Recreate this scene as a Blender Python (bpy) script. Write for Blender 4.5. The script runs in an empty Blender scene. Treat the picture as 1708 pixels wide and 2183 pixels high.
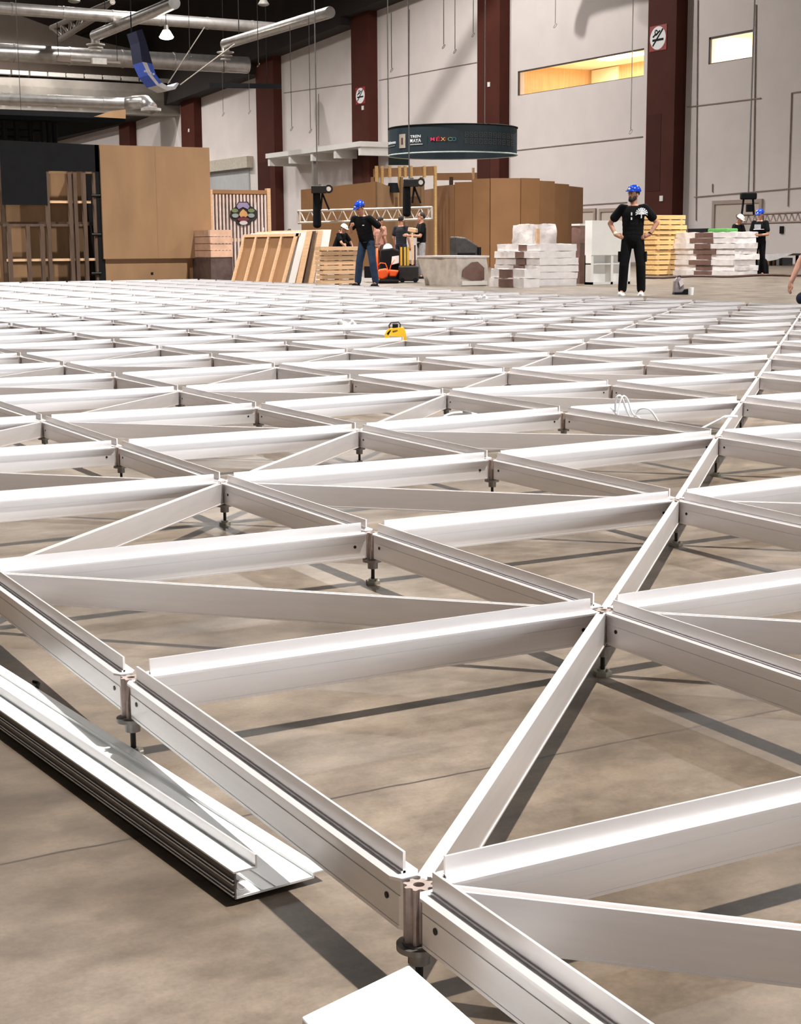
import bpy, bmesh, math, random
from mathutils import Vector, Matrix, Euler, noise
import numpy as np
rnd = random.Random(7)
PI = math.pi
S = bpy.context.scene
COL = S.collection

# ------------------------------------------------------------------ camera
FPX, PITCH, ROLL, YAW = 3271.04, 0.171756, -0.0064976, 2.637105
CP = Vector((1.39714, -0.79157, 0.83199))
U = 0.96            # grid module (m)
HF = 0.141 * U      # height of the panel ledge above the floor
fw = Vector((math.cos(YAW)*math.cos(PITCH), math.sin(YAW)*math.cos(PITCH), -math.sin(PITCH)))
rt0 = Vector((math.sin(YAW), -math.cos(YAW), 0)); up0 = rt0.cross(fw)
rt = math.cos(ROLL)*rt0 + math.sin(ROLL)*up0
up = -math.sin(ROLL)*rt0 + math.cos(ROLL)*up0
cd = bpy.data.cameras.new('camera'); cam = bpy.data.objects.new('camera', cd); COL.objects.link(cam)
cd.sensor_fit = 'VERTICAL'; cd.sensor_height = 36.0; cd.lens = FPX/2183*36.0
cd.clip_start = 0.05; cd.clip_end = 600
M = Matrix((rt, up, -fw)).transposed().to_4x4(); M.translation = CP
cam.matrix_world = M
S.camera = cam

# ------------------------------------------------------------------ exposure, world
S.view_settings.view_transform = 'Standard'
S.view_settings.look = 'None'
S.view_settings.gamma = 1.0
S.view_settings.use_curve_mapping = False
S.view_settings.exposure = -0.27
W = bpy.data.worlds.new('world'); S.world = W; W.use_nodes = True
W.node_tree.nodes['Background'].inputs[0].default_value = (0.93, 0.96, 1.0, 1)
W.node_tree.nodes['Background'].inputs[1].default_value = 0.07

# ------------------------------------------------------------------ high-bay lamps and added far lights (light only; fixtures in view are built below)
def spot(x, y, z, watts, r=0.22, size=165, col=(1.0, 0.968, 0.93), blend=0.3):
    l = bpy.data.lights.new('overhead_light', 'SPOT'); l.energy = watts; l.shadow_soft_size = r
    l.spot_size = math.radians(size); l.spot_blend = blend; l.color = col
    o = bpy.data.objects.new('overhead_light', l); COL.objects.link(o); o.location = (x, y, z)
    return o
LW = 2300
for ix in range(-11, 3):
    for iy in range(-2, 3):
        x = 0.3 + 13.5*ix; y = 3.1 + 13.0*iy
        z = 13.0
        d = (Vector((x, y, z))-CP).dot(fw)
        if d > 50: z = min(19.0, 0.83 + 0.185*d + 1.0)  # far lights lifted out of view, added to brighten the far wall
        w = LW*(z/13.0)**2
        w *= 3.5 if d < 50 else 1.2
        if ix in (0, -1): w *= 1.5
        if iy < 0: w *= 0.2 if ix > -3 else 0.5
        if ix > 0: w *= 0.35
        if ix < -1 and d < 50: w *= 1.75
        if ix == 0 and iy == 0: w *= 1.75
        if d > 50 and iy == 2: w *= 0.55
        spot(x, y, z, w, r=0.17, size=(104 if ix in (0, -1) and iy <= 0 else 138 if d < 50 else 160), blend=(1.0 if d < 50 else 0.5))
# daylight from the loading door behind the photographer
l = bpy.data.lights.new('door_daylight', 'AREA'); l.shape = 'RECTANGLE'; l.size = 28; l.size_y = 5; l.energy = 4600; l.color = (0.88, 0.94, 1.0)
o = bpy.data.objects.new('door_daylight', l); COL.objects.link(o); o.location = (20, 15, 2.8)
o.rotation_euler = Vector((-1, -0.3, -0.05)).to_track_quat('-Z', 'Y').to_euler()

# ------------------------------------------------------------------ helpers
def ray(px, py): return fw + (px-854)/FPX*rt - (py-1091.5)/FPX*up
def FL(px, py, z=0.0):
    d = ray(px, py); return CP + d*((z-CP.z)/d.z)
def atX(px, py, X):
    d = ray(px, py); return CP + d*((X-CP.x)/d.x)
def atY(px, py, Y):
    d = ray(px, py); return CP + d*((Y-CP.y)/d.y)
def atD(px, py, D): return CP + ray(px, py)*D
def depth(p): return (Vector(p)-CP).dot(fw)
def proj(p):
    d = Vector(p)-CP; z = d.dot(fw)
    return (854+FPX*d.dot(rt)/z, 1091.5-FPX*d.dot(up)/z, z)
def lin(c):
    c = c/255.0
    return c/12.92 if c <= 0.04045 else ((c+0.055)/1.055)**2.4
def rgb(*c): return (lin(c[0]), lin(c[1]), lin(c[2]), 1)

MATS = {}
def mat(name, c, rough=0.6, metal=0.0, var=0.12, scale=6.0, bump=0.0, emit=None, es=1.0, stretch=None, spec=0.5):
    if name in MATS: return MATS[name]
    m = bpy.data.materials.new(name); m.use_nodes = True
    nt = m.node_tree; b = nt.nodes['Principled BSDF']
    b.inputs['Roughness'].default_value = rough; b.inputs['Metallic'].default_value = metal
    b.inputs['Specular IOR Level'].default_value = spec
    base = rgb(*c)
    tc = nt.nodes.new('ShaderNodeTexCoord'); mp = nt.nodes.new('ShaderNodeMapping')
    nt.links.new(tc.outputs['Object'], mp.inputs['Vector'])
    if stretch: mp.inputs['Scale'].default_value = stretch
    n = nt.nodes.new('ShaderNodeTexNoise'); n.inputs['Scale'].default_value = scale
    n.inputs['Detail'].default_value = 5
    nt.links.new(mp.outputs['Vector'], n.inputs['Vector'])
    r = nt.nodes.new('ShaderNodeValToRGB')
    r.color_ramp.elements[0].position = 0.3; r.color_ramp.elements[1].position = 0.7
    r.color_ramp.elements[0].color = tuple(max(0, x*(1-var)) for x in base[:3])+(1,)
    r.color_ramp.elements[1].color = tuple(min(1, x*(1+var)) for x in base[:3])+(1,)
    nt.links.new(n.outputs['Fac'], r.inputs['Fac'])
    nt.links.new(r.outputs['Color'], b.inputs['Base Color'])
    if bump:
        bp = nt.nodes.new('ShaderNodeBump'); bp.inputs['Strength'].default_value = bump
        bp.inputs['Distance'].default_value = 0.02
        nt.links.new(n.outputs['Fac'], bp.inputs['Height']); nt.links.new(bp.outputs['Normal'], b.inputs['Normal'])
    if emit:
        b.inputs['Emission Color'].default_value = rgb(*emit); b.inputs['Emission Strength'].default_value = es
    MATS[name] = m
    return m

class MB:
    def __init__(s): s.v = []; s.f = []; s.s = []
    def add(s, vs, fs, smooth=False):
        o = len(s.v); s.v += [tuple(v) for v in vs]; s.f += [tuple(i+o for i in f) for f in fs]; s.s += [smooth]*len(fs)
        return s
    def box(s, x0, x1, y0, y1, z0, z1):
        return s.add([(x0,y0,z0),(x1,y0,z0),(x1,y1,z0),(x0,y1,z0),(x0,y0,z1),(x1,y0,z1),(x1,y1,z1),(x0,y1,z1)],
                     [(0,3,2,1),(4,5,6,7),(0,1,5,4),(1,2,6,5),(2,3,7,6),(3,0,4,7)])
    def hexa(s, a, b):   # two quads of 4 points each
        return s.add(list(a)+list(b), [(0,3,2,1),(4,5,6,7),(0,1,5,4),(1,2,6,5),(2,3,7,6),(3,0,4,7)])
    def cyl(s, p0, p1, r0, r1=None, n=12, caps=True, smooth=True):
        p0 = Vector(p0); p1 = Vector(p1); r1 = r0 if r1 is None else r1
        d = (p1-p0).normalized(); a = d.orthogonal().normalized(); b = d.cross(a)
        vs = []
        for k in range(n):
            t = 2*PI*k/n; q = a*math.cos(t)+b*math.sin(t); vs.append(p0+q*r0); vs.append(p1+q*r1)
        fs = [(2*k, 2*((k+1)%n), 2*((k+1)%n)+1, 2*k+1) for k in range(n)]
        s.add(vs, fs, smooth)
        if caps:
            s.add([vs[2*k] for k in range(n)], [tuple(reversed(range(n)))]); s.add([vs[2*k+1] for k in range(n)], [tuple(range(n))])
        return s
    def bar(s, p0, p1, w, h=None, upv=(0,0,1)):
        p0 = Vector(p0); p1 = Vector(p1); h = w if h is None else h
        d = (p1-p0).normalized(); u = Vector(upv)
        if abs(d.dot(u)) > 0.98: u = Vector((1,0,0))
        a = d.cross(u).normalized()*w/2; b = a.cross(d).normalized()*h/2
        return s.hexa([p0-a-b, p0+a-b, p0+a+b, p0-a+b], [p1-a-b, p1+a-b, p1+a+b, p1-a+b])
    def ell(s, c, r, n=16, m=10, R=None, z0=-1.0):
        c = Vector(c); r = (r,r,r) if not hasattr(r,'__len__') else r
        vs = []; fs = []
        t0 = math.asin(max(-1, min(1, z0)))
        for i in range(m+1):
            la = t0+(PI/2-t0)*i/m
            for k in range(n):
                lo = 2*PI*k/n
                p = Vector((r[0]*math.cos(la)*math.cos(lo), r[1]*math.cos(la)*math.sin(lo), r[2]*math.sin(la)))
                if R is not None: p = R @ p
                vs.append(c+p)
        for i in range(m):
            for k in range(n):
                fs.append((i*n+k, i*n+(k+1)%n, (i+1)*n+(k+1)%n, (i+1)*n+k))
        fs.append(tuple(reversed(range(n))))
        return s.add(vs, fs, True)
    def cap(s, p0, p1, r0, r1, n=12):
        s.ell(p0, r0, n, 8); s.ell(p1, r1, n, 8); return s.cyl(p0, p1, r0, r1, n)
    def prism(s, poly, ev):     # planar polygon of 3-D points extruded by vector ev
        n = len(poly); ev = Vector(ev); a = [Vector(p) for p in poly]; b = [p+ev for p in a]
        s.add(a+b, [tuple(reversed(range(n))), tuple(range(n, 2*n))]+[(i, (i+1)%n, n+(i+1)%n, n+i) for i in range(n)])
        return s
    def tube(s, pts, r, n=8):
        pts = [Vector(p) for p in pts]; vs = []; fs = []; a = None
        for i, p in enumerate(pts):
            d = (pts[min(i+1, len(pts)-1)]-pts[max(i-1, 0)]).normalized()
            if a is None: a = d.orthogonal().normalized()
            else:
                a = (a-d*a.dot(d)).normalized()
            b = d.cross(a)
            for k in range(n):
                t = 2*PI*k/n; vs.append(p+(a*math.cos(t)+b*math.sin(t))*r)
        for i in range(len(pts)-1):
            for k in range(n): fs.append((i*n+k, i*n+(k+1)%n, (i+1)*n+(k+1)%n, (i+1)*n+k))
        fs.append(tuple(reversed(range(n)))); fs.append(tuple(range((len(pts)-1)*n, len(pts)*n)))
        return s.add(vs, fs, True)
    def mesh(s, name, m, off=(0,0,0)):
        me = bpy.data.meshes.new(name)
        ox, oy, oz = off
        me.from_pydata([(v[0]-ox, v[1]-oy, v[2]-oz) for v in s.v], [], s.f)
        me.polygons.foreach_set('use_smooth', s.s)
        me.materials.append(m)
        bm = bmesh.new(); bm.from_mesh(me); bmesh.ops.recalc_face_normals(bm, faces=bm.faces); bm.to_mesh(me); bm.free()
        return me
    def build(s, name, m, parent=None, world=True, origin=None, bevel=0):
        """world coordinates in, ONE mesh object out; the origin sits at the thing's base (or its parent's)."""
        if parent is not None:
            off = Vector((0,0,0))
            if world:
                q = parent
                while q is not None: off += q.location; q = q.parent
        elif origin is not None: off = Vector(origin)
        else:
            xs = [v[0] for v in s.v]; ys = [v[1] for v in s.v]; zs = [v[2] for v in s.v]
            off = Vector(((min(xs)+max(xs))/2, (min(ys)+max(ys))/2, min(zs)))
        o = bpy.data.objects.new(name, s.mesh(name, m, off)); COL.objects.link(o)
        if parent is not None: o.parent = parent
        else: o.location = off
        if bevel:
            bv = o.modifiers.new('bevel', 'BEVEL'); bv.width = bevel; bv.segments = 2; bv.limit_method = 'ANGLE'
        return o

def crumple(x0, x1, y0, y1, z0, z1, amp=0.02, freq=3.0, st=0.09, sx=0.0):
    q = MB(); nx, ny, nz_ = [max(2, min(24, int(d/st))) for d in (x1-x0, y1-y0, z1-z0)]
    def P(u, v, w):
        p = Vector((x0+(x1-x0)*u, y0+(y1-y0)*v, z0+(z1-z0)*w)); p.x += sx*(1-w)*(1-u); d = noise.noise_vector(p*freq)*amp+noise.noise_vector(p*freq*3.1)*amp*0.5
        if w < 1e-6: d.z = 0
        return p+d
    def grid(f, a, b):
        o = [f(i/a, j/b) for i in range(a+1) for j in range(b+1)]
        q.add(o, [(i*(b+1)+j, (i+1)*(b+1)+j, (i+1)*(b+1)+j+1, i*(b+1)+j+1) for i in range(a) for j in range(b)], True)
    for e in (0, 1):
        grid(lambda u, v: P(u, v, e), nx, ny); grid(lambda u, w: P(u, e, w), nx, nz_); grid(lambda v, w: P(e, v, w), ny, nz_)
    return q
def tag(o, label=None, cat=None, group=None, kind=None):
    if label: o['label'] = label
    if cat: o['category'] = cat
    if group: o['group'] = group
    if kind: o['kind'] = kind
    return o
def thing(name, label, cat, loc, rotz=0, group=None):
    o = bpy.data.objects.new(name, None); COL.objects.link(o); o.empty_display_size = 0.1
    o.location = loc; o.rotation_euler = (0, 0, rotz)
    return tag(o, label, cat, group)
def struct(mb, name, m, label=None, cat=None):
    o = mb.build(name, m); o['kind'] = 'structure'
    if label: tag(o, label, cat)
    return o
def copy_tree(o, parent=None):
    c = o.copy(); COL.objects.link(c)
    if parent is not None: c.parent = parent
    for ch in list(o.children): copy_tree(ch, c)
    return c
ORD = ['first','second','third','fourth','fifth','sixth','seventh','eighth','ninth','tenth','eleventh','twelfth','thirteenth',
       'fourteenth','fifteenth','sixteenth','seventeenth','eighteenth','nineteenth','twentieth']
def ordw(n):
    if n <= 20: return ORD[n-1]
    t = {2:'twenty', 3:'thirty', 4:'forty'}[n//10]
    return {20:'twentieth', 30:'thirtieth', 40:'fortieth'}[n] if n % 10 == 0 else t+'-'+ORD[n % 10-1]

# ------------------------------------------------------------------ materials
ALU = mat('brushed aluminium', (234, 230, 229), 0.36, 0.62, 0.03, 9, stretch=(1, 8, 8))
ALU2 = mat('white anodised aluminium', (240, 242, 242), 0.36, 0.35, 0.03, 5)
HUBM = mat('cast aluminium hub', (176, 160, 152), 0.45, 0.5, 0.2, 60)
STEEL = mat('zinc steel', (128, 124, 120), 0.38, 0.75, 0.2, 40)
ROD = mat('black threaded rod', (32, 31, 30), 0.4, 0.6, 0.2, 80)
FOOT = mat('galvanised foot', (165, 162, 148), 0.45, 0.6, 0.2, 60)
WALL = mat('painted wall', (226, 216, 212), 0.75, 0, 0.035, 0.8)
BROWN = mat('brown painted column', (80, 42, 34), 0.75, 0, 0.1, 1.0, spec=0.15)
BROWND = mat('dark brown paint', (70, 37, 31), 0.75, 0, 0.1, 1.0, spec=0.15)
CONC = mat('raw concrete', (150, 143, 134), 0.8, 0, 0.25, 0.5)
CONCD = mat('stained concrete', (122, 108, 98), 0.85, 0, 0.15, 0.6)
DARK = mat('black roof deck', (44, 37, 34), 0.9, 0, 0.2, 0.5)
BLACK = mat('black paint', (15, 15, 18), 0.7, 0, 0.2, 4, spec=0.2)
BLKFAB = mat('black cloth', (12, 12, 14), 0.9, 0, 0.25, 14, 0.3, spec=0.2)
DUCT = mat('galvanised duct', (196, 192, 188), 0.32, 0.75, 0.15, 3)
PLY = mat('plywood', (152, 118, 84), 0.7, 0, 0.14, 1.6, stretch=(1, 1, 0.35))
PLYD = mat('rough plywood', (150, 116, 82), 0.75, 0, 0.2, 1.8, stretch=(1, 1, 0.35))
MDF = mat('brown hardboard', (160, 116, 76), 0.7, 0, 0.08, 1.2)
LUMB = mat('pine lumber', (226, 186, 146), 0.65, 0, 0.12, 5, stretch=(3, 1, 8))
LUMBY = mat('yellow pine lumber', (232, 190, 128), 0.65, 0, 0.14, 5, stretch=(3, 1, 8))
STUD = mat('weathered stud', (92, 72, 58), 0.8, 0, 0.25, 6, stretch=(1, 1, 0.3))
WHITE = mat('white laminate', (236, 233, 228), 0.5, 0, 0.03, 3)
WRAP = mat('stretch wrap white', (236, 230, 228), 0.28, 0, 0.09, 5, 0.9)
WRAPG = mat('stretch wrap grey', (206, 196, 186), 0.25, 0, 0.2, 4, 0.9)
WRAPB = mat('stretch wrap over brown board', (120, 92, 84), 0.25, 0, 0.22, 5, 0.8)
PAPER = mat('white paper', (245, 245, 245), 0.7, 0, 0.02, 3)
BLUE = mat('blue helmet shell', (18, 62, 178), 0.18, 0, 0.04, 3)
WHELM = mat('white helmet shell', (240, 240, 238), 0.25, 0, 0.03, 3)
SKIN = mat('skin', (186, 134, 108), 0.55, 0, 0.08, 20)
SKIN2 = mat('skin light', (214, 160, 138), 0.55, 0, 0.08, 20)
HAIR = mat('dark hair', (34, 24, 20), 0.7, 0, 0.25, 60)
JEAN = mat('blue denim', (38, 58, 84), 0.85, 0, 0.25, 14, 0.2)
NAVY = mat('navy cloth', (24, 34, 56), 0.85, 0, 0.2, 12, 0.2)
GREYC = mat('grey cloth', (150, 146, 146), 0.85, 0, 0.2, 14, 0.2)
PINKC = mat('dusty pink cloth', (196, 142, 126), 0.85, 0, 0.12, 14, 0.2)
ORANGE = mat('orange enamel', (240, 92, 36), 0.35, 0, 0.08, 4)
YELLOW = mat('yellow plastic', (250, 196, 40), 0.4, 0, 0.06, 6)
PRINT = mat('white print', (236, 240, 240), 0.7, 0, 0.02, 4)
NAVYSIGN = mat('deep teal banner fabric', (18, 36, 44), 0.6, 0, 0.06, 1)

def concrete_floor():
    m = bpy.data.materials.new('polished concrete floor'); m.use_nodes = True
    nt = m.node_tree; N = nt.nodes; L = nt.links; b = N['Principled BSDF']
    tc = N.new('ShaderNodeTexCoord')
    def noise(scale, det=6, st=(1,1,1), rough=0.6):
        mp = N.new('ShaderNodeMapping'); mp.inputs['Scale'].default_value = st; L.new(tc.outputs['Object'], mp.inputs['Vector'])
        n = N.new('ShaderNodeTexNoise'); n.inputs['Scale'].default_value = scale; n.inputs['Detail'].default_value = det
        n.inputs['Roughness'].default_value = rough
        L.new(mp.outputs['Vector'], n.inputs['Vector']); return n
    def ramp(src, p0, c0, p1, c1):
        r = N.new('ShaderNodeValToRGB'); e = r.color_ramp.elements
        e[0].position = p0; e[0].color = c0; e[1].position = p1; e[1].color = c1
        L.new(src, r.inputs['Fac']); return r
    def mix(kind, fac, a, c):
        x = N.new('ShaderNodeMixRGB'); x.blend_type = kind; x.inputs[0].default_value = fac
        L.new(a, x.inputs[1]); L.new(c, x.inputs[2]); return x
    big = ramp(noise(1.6, 7).outputs['Fac'], 0.35, rgb(80, 68, 55), 0.66, rgb(134, 121, 107))
    fine = ramp(noise(9, 10, (1, 0.55, 1), 0.75).outputs['Fac'], 0.32, (0.5, 0.47, 0.44, 1), 0.6, (1.12, 1.12, 1.12, 1))
    grain = ramp(noise(140, 3).outputs['Fac'], 0.3, (0.86, 0.86, 0.86, 1), 0.7, (1.05, 1.05, 1.05, 1))
    blot = ramp(noise(0.45, 4).outputs['Fac'], 0.4, rgb(214, 204, 186), 0.6, (1, 1, 1, 1))
    c = mix('MULTIPLY', 1.0, big.outputs[0], fine.outputs[0]); c = mix('MULTIPLY', 1.0, c.outputs[0], grain.outputs[0])
    c = mix('MULTIPLY', 0.6, c.outputs[0], blot.outputs[0])
    # saw-cut joints every 4 m both ways
    sp = N.new('ShaderNodeSeparateXYZ'); L.new(tc.outputs['Object'], sp.inputs[0])
    wob = noise(5, 3)
    def joint(out, off, period):
        a = N.new('ShaderNodeMath'); a.operation = 'MULTIPLY_ADD'; a.inputs[1].default_value = 0.02; L.new(wob.outputs['Fac'], a.inputs[0]); L.new(out, a.inputs[2])
        s_ = N.new('ShaderNodeMath'); s_.operation = 'SUBTRACT'; L.new(a.outputs[0], s_.inputs[0]); s_.inputs[1].default_value = off+0.01-period/2
        w = N.new('ShaderNodeMath'); w.operation = 'PINGPONG'; w.inputs[1].default_value = period/2; L.new(s_.outputs[0], w.inputs[0])
        # pingpong peaks at period/2 (the joint)
        g = N.new('ShaderNodeMath'); g.operation = 'GREATER_THAN'; g.inputs[1].default_value = period/2-0.003; L.new(w.outputs[0], g.inputs[0])
        return g
    j1 = joint(sp.outputs['X'], -0.612, 4.0); j2 = joint(sp.outputs['Y'], 1.9, 4.0)
    mx = N.new('ShaderNodeMath'); mx.operation = 'MAXIMUM'; L.new(j1.outputs[0], mx.inputs[0]); L.new(j2.outputs[0], mx.inputs[1])
    dk = N.new('ShaderNodeMixRGB'); L.new(mx.outputs[0], dk.inputs[0]); L.new(c.outputs[0], dk.inputs[1]); dk.inputs[2].default_value = rgb(58, 48, 40)
    L.new(dk.outputs[0], b.inputs['Base Color'])
    rr = N.new('ShaderNodeMapRange'); rr.inputs[3].default_value = 0.3; rr.inputs[4].default_value = 0.5
    L.new(noise(7, 6).outputs['Fac'], rr.inputs[0]); L.new(rr.outputs[0], b.inputs['Roughness'])
    b.inputs['Specular IOR Level'].default_value = 0.6
    bp = N.new('ShaderNodeBump'); bp.inputs['Strength'].default_value = 0.08; bp.inputs['Distance'].default_value = 0.004
    L.new(noise(40, 4).outputs['Fac'], bp.inputs['Height']); L.new(bp.outputs[0], b.inputs['Normal'])
    return m

# ================================================================== THE HALL
YW = 44.4                          # plane of the long wall
fl = MB().box(-190, 30, -75, 60, -0.3, 0)
o = fl.build('floor', concrete_floor(), origin=(0, 0, 0)); o['kind'] = 'structure'
struct(MB().box(-190, 30, -75, 60, 19.5, 19.8), 'ceiling', DARK)
struct(MB().box(-188, -187.5, -75, 60, 0, 19.5), 'wall_end', DARK)
# --- long wall with two openings
def wx(px, py=300): return atY(px, py, YW).x
w1 = dict(x0=wx(1104, 175), x1=wx(1373, 130)); w1['z0'] = (atY(1104, 204, YW).z+atY(1373, 162, YW).z)/2; w1['z1'] = (atY(1104, 151, YW).z+atY(1373, 104, YW).z)/2
w2 = dict(x0=wx(1511, 110), x1=wx(1604, 110)); w2['z0'] = (atY(1511, 138, YW).z+atY(1604, 122, YW).z)/2; w2['z1'] = (atY(1511, 80, YW).z+atY(1604, 63, YW).z)/2
wl = MB()
xs = sorted([-186, w1['x0'], w1['x1'], w2['x0'], w2['x1'], 20])
for a, b in zip(xs[:-1], xs[1:]):
    hole = None
    for w in (w1, w2):
        if abs(a-w['x0']) < 1e-6: hole = w
    if hole is None: wl.box(a, b, YW, YW+0.4, 0, 19.5)
    else:
        wl.box(a, b, YW, YW+0.4, 0, hole['z0']); wl.box(a, b, YW, YW+0.4, hole['z1'], 19.5)
struct(wl, 'wall_right', WALL)
# --- brown columns
PRO = 0.62
colpx = [(1375, 1434), (1017, 1064), (752, 788), (550, 587), (390, 418), (258, 280)]
cols = []
nm = ['column right of the long lit window, behind the standing man', 'column behind the dark ring banner', 'column bearing the small far no-smoking sign',
      'column behind the slatted frame', 'column above the brown faced booth wall', 'column farthest left above the booth wall']
for (a, b), n_ in zip(colpx, nm):
    x0 = atY(a, 400, YW-PRO).x; x1 = atY(b, 400, YW-PRO).x; cols.append((x0, x1))
    c = thing('column', 'dark brown '+n_, 'column', ((x0+x1)/2, YW-PRO/2, 0), group='brown wall columns'); c['kind'] = 'structure'
    MB().box(x0, x1, YW-PRO, YW, 0, 19.5).build('shaft', BROWN, c)
    # flush access panel drawn at the foot of the column
    MB().box(x0+0.1, x1-0.9, YW-PRO-0.012, YW-PRO, 3.2, 6.6).build('access_panel', BROWND, c)
# --- roof edge beams above every bay of the wall (stepping with the roof)
bay = [(-190, cols[5][0], 10.6), (cols[5][0], cols[4][0], 11.2), (cols[4][0], cols[3][0], 11.9), (cols[3][0], cols[2][0], 13.4), (cols[2][0], cols[1][0]+1, 14.6)]
for i, (a, b, h) in enumerate(bay):
    q = MB(); q.prism([(a, YW-1.3, h+0.0), (b, YW-1.3, h+0.7), (b, YW-1.3, 19.4), (a, YW-1.3, 19.4)], (0, 1.25, 0))
    struct(q, 'trim_%d' % (i+1), DARK, 'dark roof edge beam above the wall bay', 'beam')
# --- joints in the wall panels
jn = MB(); e = 0.03
def wline(p, q, t=0.035):
    a = atY(p[0], p[1], YW-e); b = atY(q[0], q[1], YW-e); jn.bar(a, b, 0.04, t)
for p, q in [((1465, 228), (1622, 209)), ((1085, 322), (1370, 291)), ((808, 171), (1016, 133)), ((605, 198), (752, 178)), ((1240, 437), (1336, 431)), ((1480, 420), (1708, 400))]:
    wline(p, q)
for p, q in [((1612, 10), (1606, 440)), ((873, 20), (871, 262)), ((679, 200), (679, 310)), ((1688, 198), (1680, 440)), ((1688, 198), (1708, 195)), ((1519, 392), (1519, 410)), ((1488, 0), (1484, 470))]:
    wline(p, q, 0.035)
struct(jn, 'trim_6', mat('wall joint', (160, 142, 138), 0.8), 'thin dark joints between the wall panels', 'wall joint')
# --- lit rooms behind the openings
WOODW = mat('amber wood panelling', (222, 182, 132), 0.5, 0, 0.12, 2.0, stretch=(6, 6, 0.4))
CREAM = mat('cream plaster', (250, 236, 206), 0.7, 0, 0.03, 1)
def room(w, dp, name, mwall, lx, watts):
    x0, x1, z0, z1 = w['x0']-0.5, w['x1']+0.5, w['z0']-1.4, w['z1']+0.35
    q = MB().box(x0, x1, YW+dp, YW+dp+0.2, z0, z1).box(x0-0.2, x0, YW+0.4, YW+dp, z0, z1).box(x1, x1+0.2, YW+0.4, YW+dp, z0, z1)
    o = struct(q, name, mwall)
    q2 = MB().box(x0-0.2, x1+0.2, YW+0.4, YW+dp+0.2, z1, z1+0.15); q2.box(x0-0.2, x1+0.2, YW+0.4, YW+dp+0.2, z0-0.15, z0); q2.build('room_ceiling', CREAM, o)
    l = bpy.data.lights.new('room_light', 'AREA'); l.shape = 'RECTANGLE'; l.size = (x1-x0)*0.7; l.size_y = dp*0.5; l.energy = watts; l.color = (1, 0.95, 0.86)
    lo = bpy.data.objects.new('room_light', l); COL.objects.link(lo); lo.location = ((x0+x1)/2, YW+0.4+dp/2, z1-0.12)
    return o
r1 = room(w1, 5.0, 'wall_booth_interior', WOODW, 0, 470)
r2 = room(w2, 3.5, 'wall_office_interior', CREAM, 0, 270)
MB().box(w1['x0']-0.3, w1['x0']+2.0, YW+4.9, YW+5.0, w1['z0']-1.2, w1['z1']+0.3).build('pale_panel', CREAM, r1)
GLOW = mat('lit ceiling panel', (255, 240, 210), 0.5, emit=(255, 238, 205), es=5)
p = atY(1326, 127, YW+2.6)
cl = MB().box(p.x-1.5, p.x+1.5, YW+2.2, YW+3.0, w1['z1']+0.26, w1['z1']+0.345).build('ceiling_light', GLOW)
tag(cl, 'flat lit ceiling light inside the long amber control window', 'lamp')
FRM = mat('dark window frame', (70, 58, 54), 0.6)
def glassm():
    m = bpy.data.materials.new('window glass'); m.use_nodes = True; nt = m.node_tree; b = nt.nodes['Principled BSDF']
    t = nt.nodes.new('ShaderNodeBsdfTransparent'); g = nt.nodes.new('ShaderNodeBsdfGlossy'); g.inputs['Roughness'].default_value = 0.05
    x = nt.nodes.new('ShaderNodeMixShader'); x.inputs[0].default_value = 0.06
    nt.links.new(t.outputs[0], x.inputs[1]); nt.links.new(g.outputs[0], x.inputs[2]); nt.links.new(x.outputs[0], nt.nodes['Material Output'].inputs[0]); nt.nodes.remove(b)
    return m
GLASS = glassm()
for i, (w, t) in enumerate(((w1, 0.07), (w2, 0.09))):
    q = MB()
    q.box(w['x0'], w['x1'], YW+0.02, YW+0.1, w['z1']-t, w['z1']).box(w['x0'], w['x0']+t, YW+0.02, YW+0.1, w['z0'], w['z1'])
    q.box(w['x0'], w['x1'], YW+0.02, YW+0.1, w['z0'], w['z0']+t*0.4).box(w['x1']-t*0.4, w['x1'], YW+0.02, YW+0.1, w['z0'], w['z1'])
    f_ = q.build('window_%d' % (i+1), FRM); f_['kind'] = 'structure'
    MB().box(w['x0'], w['x1'], YW+0.12, YW+0.13, w['z0'], w['z1']).build('pane', GLASS, f_)
# --- doors at the foot of the wall
DOORM = mat('beige door', (206, 192, 180), 0.6, 0, 0.04, 1); DFR = mat('door frame', (176, 156, 144), 0.6, 0, 0.05, 1)
for i, (a, b, ty) in enumerate([(1243, 1268, 452), (1284, 1336, 452), (1527, 1622, 436)]):
    A = atY(a, ty, YW); B = atY(b, ty-4, YW); h = A.z
    q = MB().box(A.x-0.16, A.x, YW-0.1, YW, 0, h+0.16).box(B.x, B.x+0.16, YW-0.1, YW, 0, h+0.16).box(A.x, B.x, YW-0.1, YW, h, h+0.16)
    d = q.build('door_%d' % (i+1), DFR); d['kind'] = 'structure'
    MB().box(A.x, B.x, YW-0.05, YW-0.01, 0, h).build('door_leaf', DOORM, d)
    MB().box(B.x-0.4, B.x-0.2, YW-0.09, YW-0.05, 1.0, 1.12).build('door_handle', STEEL, d)
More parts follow.
